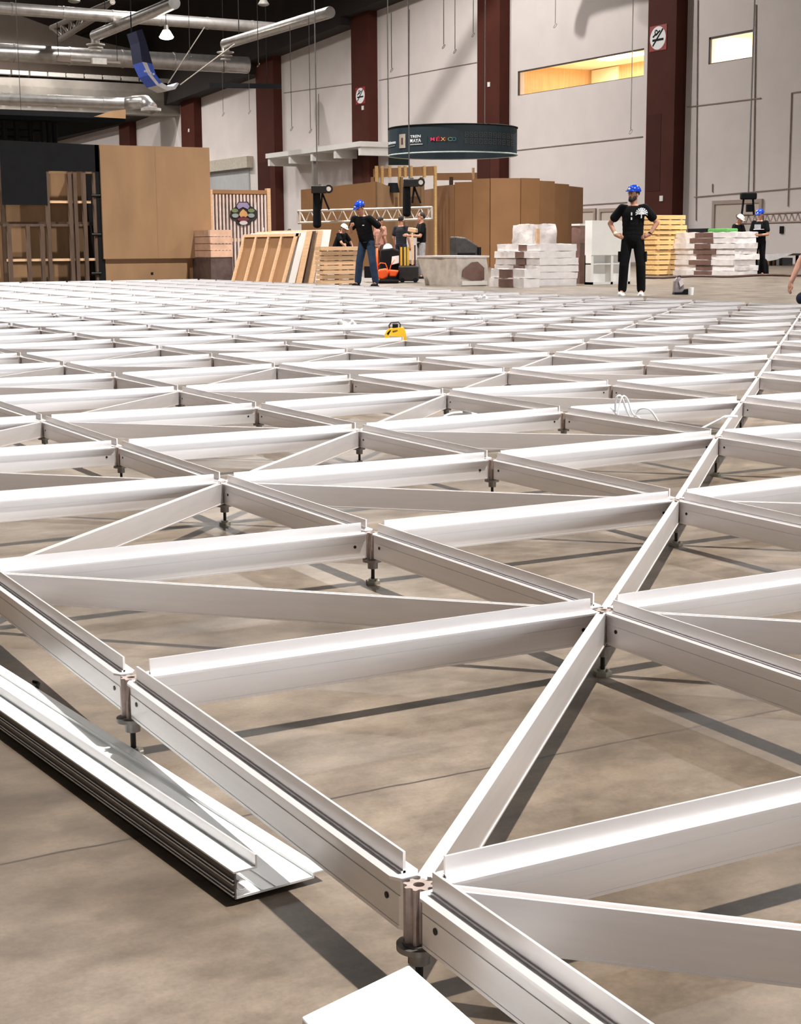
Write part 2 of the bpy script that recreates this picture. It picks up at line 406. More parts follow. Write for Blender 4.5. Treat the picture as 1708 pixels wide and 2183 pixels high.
# --- no-smoking signs
def smoke_sign(cx, cz, y, w, h, label):
    t = thing('no_smoking_sign', label, 'sign', (cx, y, cz-h/2), group='no smoking signs')
    y0 = y-0.02
    MB().box(cx-w/2, cx+w/2, y0, y, cz-h/2, cz+h/2).build('backing', mat('sign red', (150, 46, 44), 0.5), t)
    MB().prism([(cx+0.46*w*math.cos(a*PI/16), y0-0.01, cz+0.46*h*math.sin(a*PI/16)) for a in range(32)], (0, 0.012, 0)).build('disc', PAPER, t)
    q = MB(); yb = y0-0.014
    q.box(cx-0.32*w, cx+0.34*w, yb, yb+0.01, cz-0.12*h, cz-0.03*h)
    q.bar((cx-0.3*w, yb, cz-0.3*h), (cx+0.3*w, yb, cz+0.34*h), 0.012, 0.07*h)
    q.tube([(cx-0.28*w+0.1*w*k, yb, cz+0.06*h+0.05*h*k+0.03*h*math.sin(k*2.2)) for k in range(5)], 0.03*h, 6)
    q.tube([(cx-0.1*w+0.07*w*math.cos(a), yb, cz+0.24*h+0.08*h*math.sin(a)) for a in np.linspace(0, 5.6, 10)], 0.022*h, 6)
    q.build('cigarette_symbol', BLACK, t)
def signat(pxl, pxr, pyt, pyb, label):
    Yc = YW-PRO-0.005
    a = atY(pxl, (pyt+pyb)/2, Yc); b = atY(pxr, (pyt+pyb)/2, Yc); c = atY((pxl+pxr)/2, pyt+4, Yc); d = atY((pxl+pxr)/2, pyb-4, Yc)
    smoke_sign((a.x+b.x)/2, (c.z+d.z)/2, Yc, b.x-a.x, c.z-d.z, label)
signat(1386, 1422, 50, 112, 'red and white no-smoking sign on the column above the standing man')
signat(759, 779, 182, 226, 'small no-smoking sign on the farther brown column')
for px, py, lb in ((1043, 180, 'behind the ring banner'), (774, 230, 'below the far no-smoking sign'), (403, 278, 'above the booth wall'), (1411, 423, 'beside the standing man')):
    p = atY(px, py, YW-PRO)
    tag(MB().box(p.x-0.12, p.x+0.12, YW-PRO-0.04, YW-PRO, p.z-0.12, p.z+0.12).build('wall_plate', WHITE), 'small white plate on the brown column '+lb, 'wall plate', 'white plates on the columns')
p = atY(1668, 490, YW); tag(MB().box(p.x-0.1, p.x+0.1, YW-0.06, YW, p.z-0.15, p.z+0.15).build('wall_socket', BLACK), 'small dark socket box on the wall at far right', 'socket')
p = atY(1600, 92, YW)
# --- white shelf-like canopy on the wall
t = thing('wall_canopy', 'long white canopy on brackets fixed to the wall above the truss', 'canopy', (atY(665, 322, YW-1.5).x, YW-0.7, atY(665, 330, YW).z))
a = atY(566, 330, YW-2.2); b = atY(768, 312, YW-2.2); z0 = (a.z+b.z)/2
MB().box(a.x, b.x, YW-2.2, YW, z0-0.12, z0+0.18).build('canopy_slab', WHITE, t)
for k in range(5):
    x = a.x+0.3+(b.x-a.x-0.6)*k/4
    MB().box(x-0.15, x+0.15, YW-2.1, YW, z0-0.62, z0-0.12).build('bracket', WHITE, t)
q = MB(); x = a.x+(b.x-a.x)*0.48; q.box(x-0.12, x+0.12, YW-1.9, YW-1.7, 0, z0-0.12); q.build('post', CONC, t)
# --- recessed lighter doorway zone behind the slatted frame
a = atY(445, 345, YW-0.1); b = atY(530, 345, YW-0.1)
t = thing('roller_door', 'pale roller door with a lintel beam in the wall above the slatted frame', 'roller door', ((a.x+b.x)/2, YW-0.1, 0)); t['kind'] = 'structure'
MB().box(a.x, b.x, YW-0.12, YW, 0, a.z-0.8).build('door_curtain', mat('pale roller slats', (186, 186, 186), 0.6, 0, 0.06, 2), t)
MB().box(a.x-0.6, b.x+0.6, YW-0.5, YW, a.z-0.8, a.z).build('lintel', mat('beige lintel', (196, 188, 172), 0.7), t)

# ================================================================== ROOF LEVEL, upper left
XG = -116.0
q = MB(); A = atX(0, 234, XG); B = atX(455, 250, XG); C = atX(455, 178, XG); D = atX(0, 165, XG)
q.prism([(XG, A.y-30, A.z+1), A, B, C, D, (XG, A.y-30, D.z+1)], (-1.2, 0, 0))
struct(q, 'trim_7', CONC, 'grey concrete girder crossing to the wall, upper left', 'girder')
q = MB(); pts = [(-60, 84), (610, 128), (610, 205), (-60, 172)]
q.prism([atX(x, y, XG-4) for x, y in pts], (-0.8, 0, 0)); struct(q, 'trim_8', CONCD, 'brownish stained concrete panel above the girder', 'panel')
q = MB(); pts = [(-40, 28), (40, 32), (110, 58), (200, 86), (300, 108), (300, 124), (-40, 92)]
q.prism([atX(x, y, XG-2) for x, y in pts], (-0.8, 0, 0)); struct(q, 'trim_9', mat('pale concrete gable', (176, 166, 158), 0.85, 0, 0.08, 0.5), 'pale sloping gable panel, top left', 'gable')

def duct_y(px0, py0, px1, py1, X, rpx, label, name='air_duct', bands=6):
    a = atX(px0, py0, X); b = atX(px1, py1, X); r = rpx*depth((a+b)/2)/FPX/2
    t = thing(name, label, 'duct', (a+b)/2, group='silver ventilation ducts')
    MB().cyl(a, b, r, n=20).build('tube', DUCT, t)
    for k in range(bands):
        c = a+(b-a)*(k+0.5)/bands; d = (b-a).normalized()*0.06
        MB().cyl(c-d, c+d, r*1.06, n=20).build('collar', DUCT, t)
    return t, a, b, r
t, a, b, r = duct_y(-30, 15, 585, 60, -76, 25, 'long silver duct crossing the top left corner')
def duct_x(px0, py0, px1, py1, D, rpx, label):
    a = atD(px0, py0, D); bb = ray(px1, py1)
    Yp = a.y; b = CP+bb*((Yp-CP.y)/bb.y)
    r = rpx*depth((a+b)/2)/FPX/2
    t = thing('branch_duct', label, 'duct', (a+b)/2, group='short branch ducts with diffusers')
    MB().cyl(a, b, r, n=18).build('tube', DUCT, t)
    q = MB()
    e_ = a+Vector((0.0, 0, 0)); q.ell(e_, r*1.02, 14, 8); q.cyl(e_, e_-Vector((0, 0, 1.5*r)), r*0.8, n=14); q.build('elbow', DUCT, t)
    for f_ in (0.15, 0.85): h_ = a+(b-a)*f_; MB().cyl(h_, (h_.x, h_.y, 19.5), 0.025, n=6).build('hanger', BLACK, t)
    q = MB(); c = e_-Vector((0, 0, 1.5*r))
    for k in range(3): q.cyl(c-Vector((0, 0, 0.16*k)), c-Vector((0, 0, 0.16*k+0.05)), r*(1.7-0.35*k), n=16)
    q.build('diffuser', mat('white diffuser', (206, 200, 194), 0.5), t)
    return t
duct_x(203, 76, 372, 6, 80, 25, 'branch duct with diffuser under the long top left duct')
duct_x(480, 94, 704, 26, 76, 23, 'branch duct with diffuser right of the glowing lamp')
duct_y(-30, 110, 528, 139, -92, 36, 'thick silver duct passing behind the hanging blue banner', bands=5)
t, a, b, r = duct_y(-30, 210, 268, 221, -70, 25, 'bright silver duct with elbow above the black canopy', bands=3)
q = MB(); c = atX(272, 222, -70); q.tube([b, b+(c-b)*0.5, c+Vector((0.5, 0.2, 0.05)), c+Vector((1.6, 0.3, -0.02)), c+Vector((2.2, 0.35, -0.35))], r*1.15, 16)
q.build('elbow', DUCT, t)
q = MB(); d = c+Vector((2.2, 0.35, -0.35)); q.cyl(d, d-Vector((0, 0, 0.12)), r*1.7, n=16); q.build('diffuser', mat('white diffuser', (206, 200, 194), 0.5), t)
# segmented light track
t = thing('light_track', 'row of pale rectangular light panels along the girder, upper left', 'light track', atX(150, 165, XG+1.4))
for k in range(10):
    x0 = -14+39*k; a = atX(x0, 153+0.055*x0, XG+1.4); b = atX(x0+35, 153+0.055*(x0+35), XG+1.4)
    MB().bar(a, b, 0.3, 0.3).build('panel', mat('unlit light panel', (178, 172, 164), 0.5), t)
a = atX(-20, 160, XG+1.1); b = atX(400, 182, XG+1.1); MB().bar(a, b, 0.1, 0.12).build('rail', BLACK, t)
# two box fittings on a rail
t = bl_ = thing('box_light', 'pair of small box light fittings on a rail under the thick duct', 'light fitting', atX(190, 131, -90.6))
MB().bar(atX(119, 126, -90.6), atX(256, 134, -90.6), 0.12, 0.12).build('rail', CONC, t)
MB().bar(atX(120, 125, -90.3), atX(149, 127, -90.3), 0.3, 0.34).build('housing', CONCD, t)
MB().bar(atX(196, 130, -90.3), atX(226, 131.5, -90.3), 0.3, 0.34).build('housing', mat('pale fitting', (214, 210, 202), 0.5), t)
for px in (125, 250): h_ = atX(px, 130, -90.6); MB().cyl(h_, (h_.x, h_.y, 19.5), 0.02, n=6).build('hanger', BLACK, bl_)
# lattice roof truss
def truss(A, B, C, D, nb, r, m, name, label, cat, extra=None):
    t = thing(name, label, cat, (A+B)/2)
    for p, q_ in ((A, B), (C, D)): MB().cyl(p, q_, r, n=8).build('chord', m, t)
    q = MB()
    for k in range(nb):
        p0 = A+(B-A)*(k/nb); p1 = C+(D-C)*((k+0.5)/nb); p2 = A+(B-A)*((k+1)/nb)
        q.cyl(p0, p1, r*0.6, n=6); q.cyl(p1, p2, r*0.6, n=6)
    q.build('lattice', m, t)
    return t
TRG = mat('grey painted truss', (150, 140, 132), 0.6, 0.2)
A = atD(110, 59, 92); Yp = A.y
def onY(px, py, Y): return atY(px, py, Y)
truss(onY(110, 59, Yp), onY(240, 4, Yp), onY(128, 84, Yp), onY(210, 34, Yp), 6, 0.16, TRG, 'roof_truss', 'grey lattice roof truss below the long duct, top left', 'truss')
# ducts above the picture, lit by a lamp near the wall
def wall_duct(Lp, pts, fr_, rpx, label):
    P = [Lp+(atY(x, y, YW)-Lp)*fr_ for x, y in pts]
    r = rpx*depth(atY(pts[0][0], pts[0][1], YW))/FPX*fr_
    t = thing('air_duct', label, 'duct', P[0], group='silver ventilation ducts')
    q = MB().tube(P, r, 16); q.build('tube', DUCT, t)
S0 = atY(1240, 60, YW)
L1 = Vector((S0.x-1.0, YW-14.0, 18.6)); spot(L1.x, L1.y, L1.z, LW*3.4, r=0.25, size=165, blend=0.3)
wall_duct(L1, [(1236, 68), (1240, 45), (1250, 15), (1275, 2), (1330, -12), (1420, -36), (1560, -70)], 0.62, 23, 'duct with elbow above the picture throwing its shadow on the wall')
spot(-111.0, YW-13.0, 18.4, LW*3.0, size=150, blend=0.5)  # added light without a fixture, brightens the far left wall bay
S2 = atY(940, 190, YW)
L2 = Vector((S2.x+4.0, YW-14.0, 19.0)); spot(L2.x, L2.y, L2.z, LW*2.6, r=0.25, size=165, blend=0.3)
wall_duct(L2, [(860, 330), (940, 190), (1016, 70), (1090, -40)], 0.36, 22, 'slanting duct above the picture throwing a broad shadow band')

# high-bay lamps in view
SHADE = mat('lamp reflector', (160, 156, 150), 0.4, 0.4)
BULB = mat('lamp glow', (255, 250, 235), 0.5, emit=(255, 248, 232), es=30)
def lamp(px, py, D, wpx, lit, label):
    p = atD(px, py, D); r = wpx*D/FPX/2
    t = thing('high_bay_lamp', label, 'lamp', p, group='high bay ceiling lamps')
    MB().cyl(p, p+Vector((0, 0, r*0.9)), r, r*0.45, 18, caps=False).build('reflector', SHADE if not lit else BULB, t)
    MB().cyl(p+Vector((0, 0, r*0.9)), p+Vector((0, 0, r*1.6)), r*0.4, r*0.3, 14).build('housing', STEEL, t)
    MB().ell(p, (r*0.98, r*0.98, r*0.35)).build('lens', BULB if lit else SHADE, t)
    MB().cyl(p+Vector((0, 0, r*1.6)), (p.x, p.y, 19.5), 0.02, n=6).build('stem', BLACK, t)
    return p, r
p, r = lamp(355, 79, 74, 31, True, 'glowing high-bay lamp beside the hanging blue banner')
spot(p.x, p.y, p.z-r*0.6, LW*0.8)
lamp(158, 2, 82, 27, False, 'unlit high-bay lamp cut by the top edge, upper left')
lamp(562, 9, 82, 25, False, 'unlit high-bay lamp at the top beside the branch duct')
for px, py0, py1, D, r in [(622, 60, 270, 60, 0.018), (662, 40, 275, 60, 0.018), (835, 30, 145, 60, 0.02), (946, -10, 95, 60, 0.022), (970, -10, 105, 60, 0.02),
                        (1184, -10, 50, 55, 0.015), (1345, -10, 276, 55, 0.022), (1009, -10, 70, 60, 0.02), (45, -10, 245, 66, 0.02), (551, -10, 135, 66, 0.02), (405, -10, 120, 66, 0.018), (476, 150, 240, 66, 0.015), (532, 150, 235, 66, 0.015)]:
    a = atD(px, py0, D); b = atD(px, py1, D)
    r *= 0.75; q = MB().cyl((b.x, b.y, a.z), b, r, n=6)
    if py1 < 300: q.tube([b+Vector((0.07*math.sin(k), 0.05*math.cos(k), -0.08+0.08*math.cos(k))) for k in np.linspace(0, 6.2, 12)], r*0.8, 5)
    lb = {622: 'looped rope left of the white canopy posts', 662: 'looped rope right of the other over the white canopy',
          835: 'short hanging cord on the pale bay left of the ring banner', 946: 'hanging cord above the ring banner, left of two', 970: 'hanging cord above the ring banner, right of two', 1184: 'short cord against the wall above the long window',
          1345: 'long cord crossing the lit long window', 1009: 'cord beside the column behind the ring banner', 45: 'long thin cord down the left picture edge', 551: 'thin cord left of the branch duct end', 405: 'thin cord right of the glowing lamp',
          476: 'short cord on the pale wall, left of two', 532: 'short cord on the pale wall, right of two'}[px]
    tag(q.build('ceiling_rope', mat('grey cord', (110, 104, 98), 0.7)), lb, 'cord', 'cords hanging from the roof')
# black boom at the column head
A = atD(448, 182, 84); B = atD(600, 184, 84)
lb_ = tag(MB().bar(A, B, 0.25, 0.25).build('lighting_bar', BLACK), 'black horizontal lighting bar beside the roof corner', 'lighting bar')
for f_ in (0.2, 0.8): h_ = A+(B-A)*f_; MB().cyl(h_, (h_.x, h_.y, 19.5), 0.02, n=6).build('hanger', BLACK, lb_)
# hanging curved banner with two stay ropes
def banner():
    X0 = -64.0
    top = [(290, 66), (297, 90), (303, 132), (316, 160), (334, 182), (356, 193), (374, 190), (382, 178)]
    inn = [(303, 62), (312, 88), (325, 136), (332, 158), (345, 176), (358, 184), (370, 184), (378, 176)]
    t = thing('hanging_banner', 'curved blue and white printed banner hung by ropes beside the lamp', 'banner', atX(335, 195, X0))
    secs = [(0, 3, 'navy banner print', (34, 40, 96)), (2, 3, None, None)]
    q = MB(); outer = [atX(x, y, X0) for x, y in top]; inner = [atX(x, y, X0) for x, y in inn]
    for nm_, c_, i0, i1 in (('navy_section', (20, 23, 62), 0, 2), ('blue_section', (70, 104, 214), 2, 4), ('white_section', (240, 240, 244), 4, 7)):
        q = MB()
        for i in range(i0, i1): q.hexa([outer[i], inner[i], inner[i+1], outer[i+1]], [v+Vector((-1.2, 0, 0.0)) for v in (outer[i], inner[i], inner[i+1], outer[i+1])])
        q.build(nm_, mat('banner '+nm_, c_, 0.7), t)
    q = MB()
    for i in range(2, 5):
        a = outer[i]+Vector((0.02, 0, 0)); b = outer[i+1]+Vector((0.02, 0, 0)); ia = inner[i]+Vector((0.02, 0, 0)); ib = inner[i+1]+Vector((0.02, 0, 0))
        q.prism([a, b, b+(ib-b)*0.45, a+(ia-a)*0.45], (-0.01, 0, 0))
    q.build('printed_band', mat('banner pale band', (240, 236, 238), 0.7), t)
    q = MB()
    for k in range(4):
        c = atX(309+6*k, 152+2*k, X0+0.05); q.cyl(c, c+Vector((0.03, 0, 0)), 0.05, n=10)
    q.build('printed_dots', mat('banner dots', (236, 232, 250), 0.7), t)
    h_ = outer[0]+Vector((-0.6, 0, 0)); MB().cyl(h_, (h_.x, h_.y, 19.5), 0.03, n=6).build('suspension_wire', BLACK, t)
    for (p0, p1), lb in zip([((358, 178), (436, 58)), ((384, 181), (500, 94))], ('steeper', 'longer')):
        tag(MB().cyl(atX(*p0, X0), atX(*p1, X0-1), 0.025, n=6).build('stay_rope', mat('pale rope', (190, 180, 166), 0.7)), lb+' stay rope of the curved hanging banner', 'rope', 'banner stay ropes')
banner()
# ================================================================== FLOOR GRID
I0, I1, J0, J1 = -31, 2, 0, 12
ROWZ = {1: -0.003, 2: -0.0035, 3: 0.008, 4: 0.002}
def nz(j): return HF+ROWZ.get(j, 0.0)
def straight_beam_mb(L):
    q = MB(); g = 0.0205; e = 0.033
    # ledge with mitred ends, web, bottom flange, upright fin
    def plan(y, z0, z1, g0, g1):
        q.prism([(g0, -y*0.55, z0), (g1, -y, z0), (L-g1, -y, z0), (L-g0, -y*0.55, z0), (L-g0, y*0.55, z0), (L-g1, y, z0), (g1, y, z0), (g0, y*0.55, z0)], (0, 0, z1-z0))
    plan(0.0185, -0.0035, 0.0, g, g+0.014)
    plan(0.0098, -0.0225, -0.0036, g, g+0.004)
    plan(0.0108, -0.058, -0.0226, g, g+0.006)
    plan(0.0114, -0.0625, -0.0581, g, g+0.007)
    q.box(e, L-e, -0.0017, 0.0017, 0.0001, 0.0255)
    q.box(e, L-e, -0.0040, 0.0040, 0.0001, 0.0030)
    return q
def diag_beam_mb(L):
    q = MB(); g = 0.0215
    q.box(g, L-g, -0.0085, 0.0085, -0.0600, -0.0045)
    q.box(g, L-g, -0.0085, -0.0040, -0.0045, -0.0006)
    q.box(g, L-g, 0.0040, 0.0085, -0.0045, -0.0006)
    q.box(g, L-g, -0.0100, 0.0100, -0.0630, -0.0600)
    return q
def bolt_mb(L, w):
    q = MB()
    q.cyl((0, -w-0.0012, -0.032), (0, w+0.0012, -0.032), 0.004, n=10)
    return q
LD = U*math.sqrt(2)
ME_S = straight_beam_mb(U).mesh('floor_beam', ALU); ME_D = diag_beam_mb(LD).mesh('diagonal_beam', ALU)
ME_B = bolt_mb(U, 0.0108).mesh('bolt', ROD)
beams = []; diags = []; nodes = []
for i in range(I0, I1+1):
    for j in range(J0, J1+1):
        nodes.append((i, j))
        if i < I1: beams.append(('L', i, j))
        if j < J1: beams.append(('C', i, j))
        if i < I1 and j < J1:
            diags.append(('D+', i, j) if (i+j) % 2 == 0 else ('D-', i, j))
def P3(i, j): return Vector((i*U, j*U, nz(j)))
def ends(b):
    k, i, j = b
    if k == 'L': return P3(i, j), P3(i+1, j)
    if k == 'C': return P3(i, j), P3(i, j+1)
    if k == 'D+': return P3(i, j), P3(i+1, j+1)
    return P3(i+1, j), P3(i, j+1)
def inview(p, m=0):
    x, y, z = proj(p)
    return z > 0.2 and -m < x < 1708+m and -m < y < 2183+m
def vis(b):
    p, q_ = ends(b)
    return any(inview(p+(q_-p)*t) for t in (0, 0.12, 0.25, 0.5, 0.75, 0.88, 1))
def mtx(b):
    p, q_ = ends(b); d = q_-p
    yaw = math.atan2(d.y, d.x); pit = -math.asin(d.z/d.length)
    return p, Euler((0, pit, yaw))
def near(b):
    p, q_ = ends(b); return min(depth(p+(q_-p)*t) if depth(p+(q_-p)*t) > 0.3 else 9e9 for t in (0, 0.25, 0.5, 0.75, 1))
def label_rank(lst, keyf, posf):
    """order of each member inside its own line"""
    lines = {}
    for b in lst: lines.setdefault(keyf(b), []).append(b)
    out = {}
    for k, v in lines.items():
        for n_, b in enumerate(sorted(v, key=posf)): out[b] = n_+1
    return out
def merged(lst, me_src, name, label, cat):
    vs = []; fs = []
    src_v = [v.co.copy() for v in me_src.vertices]; src_f = [tuple(p.vertices) for p in me_src.polygons]
    for b in lst:
        p, e = mtx(b); R = e.to_matrix(); o_ = len(vs)
        vs += [tuple(R @ v+p) for v in src_v]; fs += [tuple(i+o_ for i in f) for f in src_f]
    me = bpy.data.meshes.new(name); me.from_pydata(vs, [], fs); me.materials.append(ALU)
    o_ = bpy.data.objects.new(name, me); COL.objects.link(o_)
    return tag(o_, label, cat, kind='stuff')
vb = sorted([b for b in beams if vis(b)], key=near)
rank = label_rank(vb, lambda b: (b[0], b[2] if b[0] == 'L' else b[1]), lambda b: (-b[1] if b[0] == 'L' else b[2]))
for n_, b in enumerate(vb[:300]):
    p, e = mtx(b)
    o_ = bpy.data.objects.new('grid_beam', ME_S); COL.objects.link(o_); o_.location = p; o_.rotation_euler = e
    if b[0] == 'L': lab = 'white finned beam, %s from near end of the grid\'s %s lengthwise line' % (ordw(rank[b]), ordw(b[2]+1))
    else: lab = 'white finned crossbeam, %s visible from left in the grid\'s %s crosswise row back' % (ordw(rank[b]), ordw(I1-b[1]+1))
    tag(o_, lab, 'floor beam', 'straight finned beams of the floor grid', 'thing')
    if n_ < 40:
        for x in (0.055, U-0.055):
            c = bpy.data.objects.new('bolt', ME_B); COL.objects.link(c); c.parent = o_; c.location.x = x
sel = set(vb[:300])
merged([b for b in beams if b not in sel], ME_S, 'grid_beam', 'white finned beams packed in the farthest part of the floor grid', 'floor beam')
vd = sorted([b for b in diags if vis(b)], key=near)
rank = label_rank(vd, lambda b: b[2], lambda b: -b[1])
for b in vd[:300]:
    p, e = mtx(b)
    o_ = bpy.data.objects.new('diagonal_beam', ME_D); COL.objects.link(o_); o_.location = p; o_.rotation_euler = e
    tag(o_, 'slim diagonal brace, %s from near end in the grid\'s %s strip of squares' % (ordw(rank[b]), ordw(b[2]+1)), 'brace', 'diagonal braces of the floor grid', 'thing')
sel = set(vd[:300])
merged([b for b in diags if b not in sel], ME_D, 'diagonal_beam', 'slim diagonal braces in the farthest part of the floor grid', 'brace')
# pedestals: fluted hub, disc, nut, threaded rod, foot
def flute(q, z0, z1, r, amp, n=64, hole=0.0065):
    vs = []
    for k in range(n):
        a = 2*PI*k/n; c = math.cos(8*a); rr = r+amp*(1 if c > 0.1 else (-1 if c < -0.35 else (c-0.1)/0.45+0.0))
        for z in (z0, z1): vs.append((rr*math.cos(a), rr*math.sin(a), z))
        for z in (z1, z1-0.02): vs.append((hole*math.cos(a), hole*math.sin(a), z))
    fs = []
    for k in range(n):
        i = 4*k; j = 4*((k+1) % n)
        fs += [(i, j, j+1, i+1), (i+1, j+1, j+2, i+2), (i+2, j+2, j+3, i+3)]
    q.add(vs, fs); q.add([vs[4*k] for k in range(n)], [tuple(reversed(range(n)))]); q.add([vs[4*k+3] for k in range(n)], [tuple(range(n))])
    return q
def ped_parts():
    H = HF
    a = flute(MB(), -0.068, -0.0012, 0.0155, 0.0022)
    b = MB().cyl((0.003, -0.003, -0.0745), (0.003, -0.003, -0.068), 0.0245, n=32).cyl((0.003, -0.003, -0.068), (0.003, -0.003, -0.0665), 0.0175, n=24)
    c = MB().cyl((0, 0, -0.093), (0, 0, -0.0746), 0.0128, n=16, smooth=False).cyl((0, 0, -0.0765), (0, 0, -0.0746), 0.0145, n=20)
    d = MB().cyl((0, 0, -H+0.004), (0, 0, -0.09), 0.0046, n=12)
    e = MB().cyl((0, 0, -H), (0, 0, -H+0.009), 0.0185, n=6, smooth=False).cyl((0, 0, -H+0.009), (0, 0, -H+0.013), 0.0105, n=12)
    for k in range(2): e.cyl((0.012*(1-2*k), 0.004, -H+0.009), (0.012*(1-2*k), 0.004, -H+0.015), 0.0035, n=6)
    return (('hub', a, HUBM), ('disc', b, STEEL), ('nut', c, STEEL), ('threaded_rod', d, ROD), ('foot_plate', e, FOOT))
pp = ped_parts(); PME = [(n_, q.mesh(n_, m)) for n_, q, m in pp]
allv = MB()
for n_, q, m in pp: allv.add(q.v, q.f)
# one-piece far pedestal with material per part
def ped_single():
    lo = [('hub', MB().cyl((0, 0, -0.068), (0, 0, -0.0012), 0.0155, n=10), HUBM), ('disc', MB().cyl((0, 0, -0.0745), (0, 0, -0.068), 0.0245, n=12), STEEL), ('nut', MB().cyl((0, 0, -0.093), (0, 0, -0.0746), 0.0128, n=8), STEEL),
          ('rod', MB().cyl((0, 0, -HF+0.004), (0, 0, -0.09), 0.0046, n=6), ROD), ('foot', MB().cyl((0, 0, -HF), (0, 0, -HF+0.009), 0.0185, n=6), FOOT)]
    v = []; f = []; mi = []
    for k, (n_, q, m) in enumerate(lo):
        o_ = len(v); v += q.v; f += [tuple(i+o_ for i in ff) for ff in q.f]; mi += [k]*len(q.f)
    me = bpy.data.meshes.new('levelling_pedestal'); me.from_pydata(v, [], f)
    for n_, q, m in lo: me.materials.append(m)
    me.polygons.foreach_set('material_index', mi)
    return me
PMS = ped_single()
vn = sorted([n_ for n_ in nodes if inview(P3(*n_), 20) or inview(P3(*n_)-Vector((0, 0, HF)), 20)], key=lambda n_: depth(P3(*n_)))
rank = label_rank(vn, lambda n_: n_[1], lambda n_: -n_[0])
for k, n_ in enumerate(vn[:300]):
    p = P3(*n_)
    lab = 'grey levelling pedestal, %s from near end under the grid\'s %s lengthwise line' % (ordw(rank[n_]), ordw(n_[1]+1))
    if k < 48:
        t = thing('levelling_pedestal', lab, 'pedestal', p, group='levelling pedestals under the grid joints')
        dz = p.z-HF
        for nm_, me in PME:
            c = bpy.data.objects.new(nm_, me); COL.objects.link(c); c.parent = t
            if nm_ in ('foot_plate',): c.location.z = -dz
            if nm_ == 'threaded_rod': c.scale.z = (p.z-0.004-0.09+0.09)/(HF-0.004) if dz else 1
    else:
        o_ = bpy.data.objects.new('levelling_pedestal', PMS); COL.objects.link(o_); o_.location = p; o_.scale.z = p.z/HF
        tag(o_, lab, 'pedestal', 'levelling pedestals under the grid joints')
sel = set(vn[:300]); vs = []; fs = []; mi = []
sv = [v.co.copy() for v in PMS.vertices]; sf = [tuple(p.vertices) for p in PMS.polygons]; sm = [p.material_index for p in PMS.polygons]
for n_ in nodes:
    if n_ in sel: continue
    p = P3(*n_); o_ = len(vs); vs += [(v.x+p.x, v.y+p.y, v.z*p.z/HF+p.z) for v in sv]; fs += [tuple(i+o_ for i in f) for f in sf]; mi += sm
me = bpy.data.meshes.new('levelling_pedestal'); me.from_pydata(vs, [], fs)
for m in PMS.materials: me.materials.append(m)
me.polygons.foreach_set('material_index', mi)
o_ = bpy.data.objects.new('levelling_pedestal', me); COL.objects.link(o_); tag(o_, 'small grey pedestals under the farthest part of the floor grid', 'pedestal', kind='stuff')

# --- loose edge profile lying in front of the grid
def loose_profile():
    e0 = FL(500, 1931); e1 = FL(-160, 1448)
    d = (e1-e0); d.z = 0; L = d.length; ux = d.normalized(); uy = Vector((0, 0, 1)).cross(ux)*-1   # uy: away from the camera side, towards the grid
    if uy.y < 0: uy = -uy
    t = thing('edge_profile', 'loose silver edge profile with grooved face lying in front of the grid', 'edge profile', e0)
    Z = 0.008
    def bx(name, y0, y1, z0, z1, m=ALU2, xa=0, xb=None):
        xb = L if xb is None else xb
        pts = lambda x: [e0+ux*x+uy*y0+Vector((0, 0, z0)), e0+ux*x+uy*y1+Vector((0, 0, z0)), e0+ux*x+uy*y1+Vector((0, 0, z1)), e0+ux*x+uy*y0+Vector((0, 0, z1))]
        return MB().hexa(pts(xa), pts(xb))
    q = MB()
    # grooved front wall: ribs between recesses
    ys = [(0.0, 0.0045, 0.0016)]
    hs = [0.0, 0.0042, 0.0052, 0.0092, 0.0102, 0.0200, 0.0210, 0.0250, 0.0260, 0.0350]
    for k in range(len(hs)-1):
        y0 = 0.0012 if k % 2 == 0 else -0.0008
        b = bx('w', y0, 0.0034, Z+hs[k], Z+hs[k+1]); q.add(b.v, b.f)
    q.build('grooved_face', mat('grooved profile face', (112, 103, 98), 0.5, 0.3, 0.05, 9), t)
    q = MB()
    for k in (1, 3, 5, 7):
        b = bx('w', -0.0016, -0.0006, Z+hs[k]-0.0002, Z+hs[k+1]+0.0002); q.add(b.v, b.f)
    q.build('face_ridge', ALU2, t)
    b = bx('ledge', 0.0, 0.034, Z+0.035, Z+0.0375); b.build('top_ledge', ALU2, t)
    b = bx('fin', 0.0315, 0.034, Z+0.0375, Z+0.0535); b.build('fin', ALU, t)
    q = MB(); b = bx('plate', 0.0034, 0.118, Z, Z+0.003); q.add(b.v, b.f)
    for y in (0.04, 0.06): b = bx('rib', y, y+0.0015, Z+0.003, Z+0.0042); q.add(b.v, b.f)
    b = bx('lip', 0.1175, 0.1195, Z, Z+0.008); q.add(b.v, b.f)
    b = bx('lip', 0.1195, 0.137, Z+0.0065, Z+0.0085); q.add(b.v, b.f)
    q.build('base_plate', ALU2, t)
    q = MB(); c = lambda x, y, z: e0+ux*x+uy*y+Vector((0, 0, z))
    arc = [c(0, 0.012+0.008*math.cos(a), Z+0.0165+0.007*math.sin(a)) for a in np.linspace(0.9, 5.4, 12)]
    for k in range(11):
        a_, b_ = arc[k], arc[k+1]; n_ = Vector((0, 0, 0.0012))
        q.hexa([a_, b_, b_+n_, a_+n_], [v+ux*L for v in (a_, b_, b_+n_, a_+n_)])
    q.build('screw_channel', ALU, t)
    q = MB()
    for x in (0.02, L*0.5, L-0.05):
        b = bx('pad', 0.012, 0.10, 0.0, Z, xa=x, xb=x+0.05); q.add(b.v, b.f)
    q.build('support_pad', BLACK, t)
loose_profile()
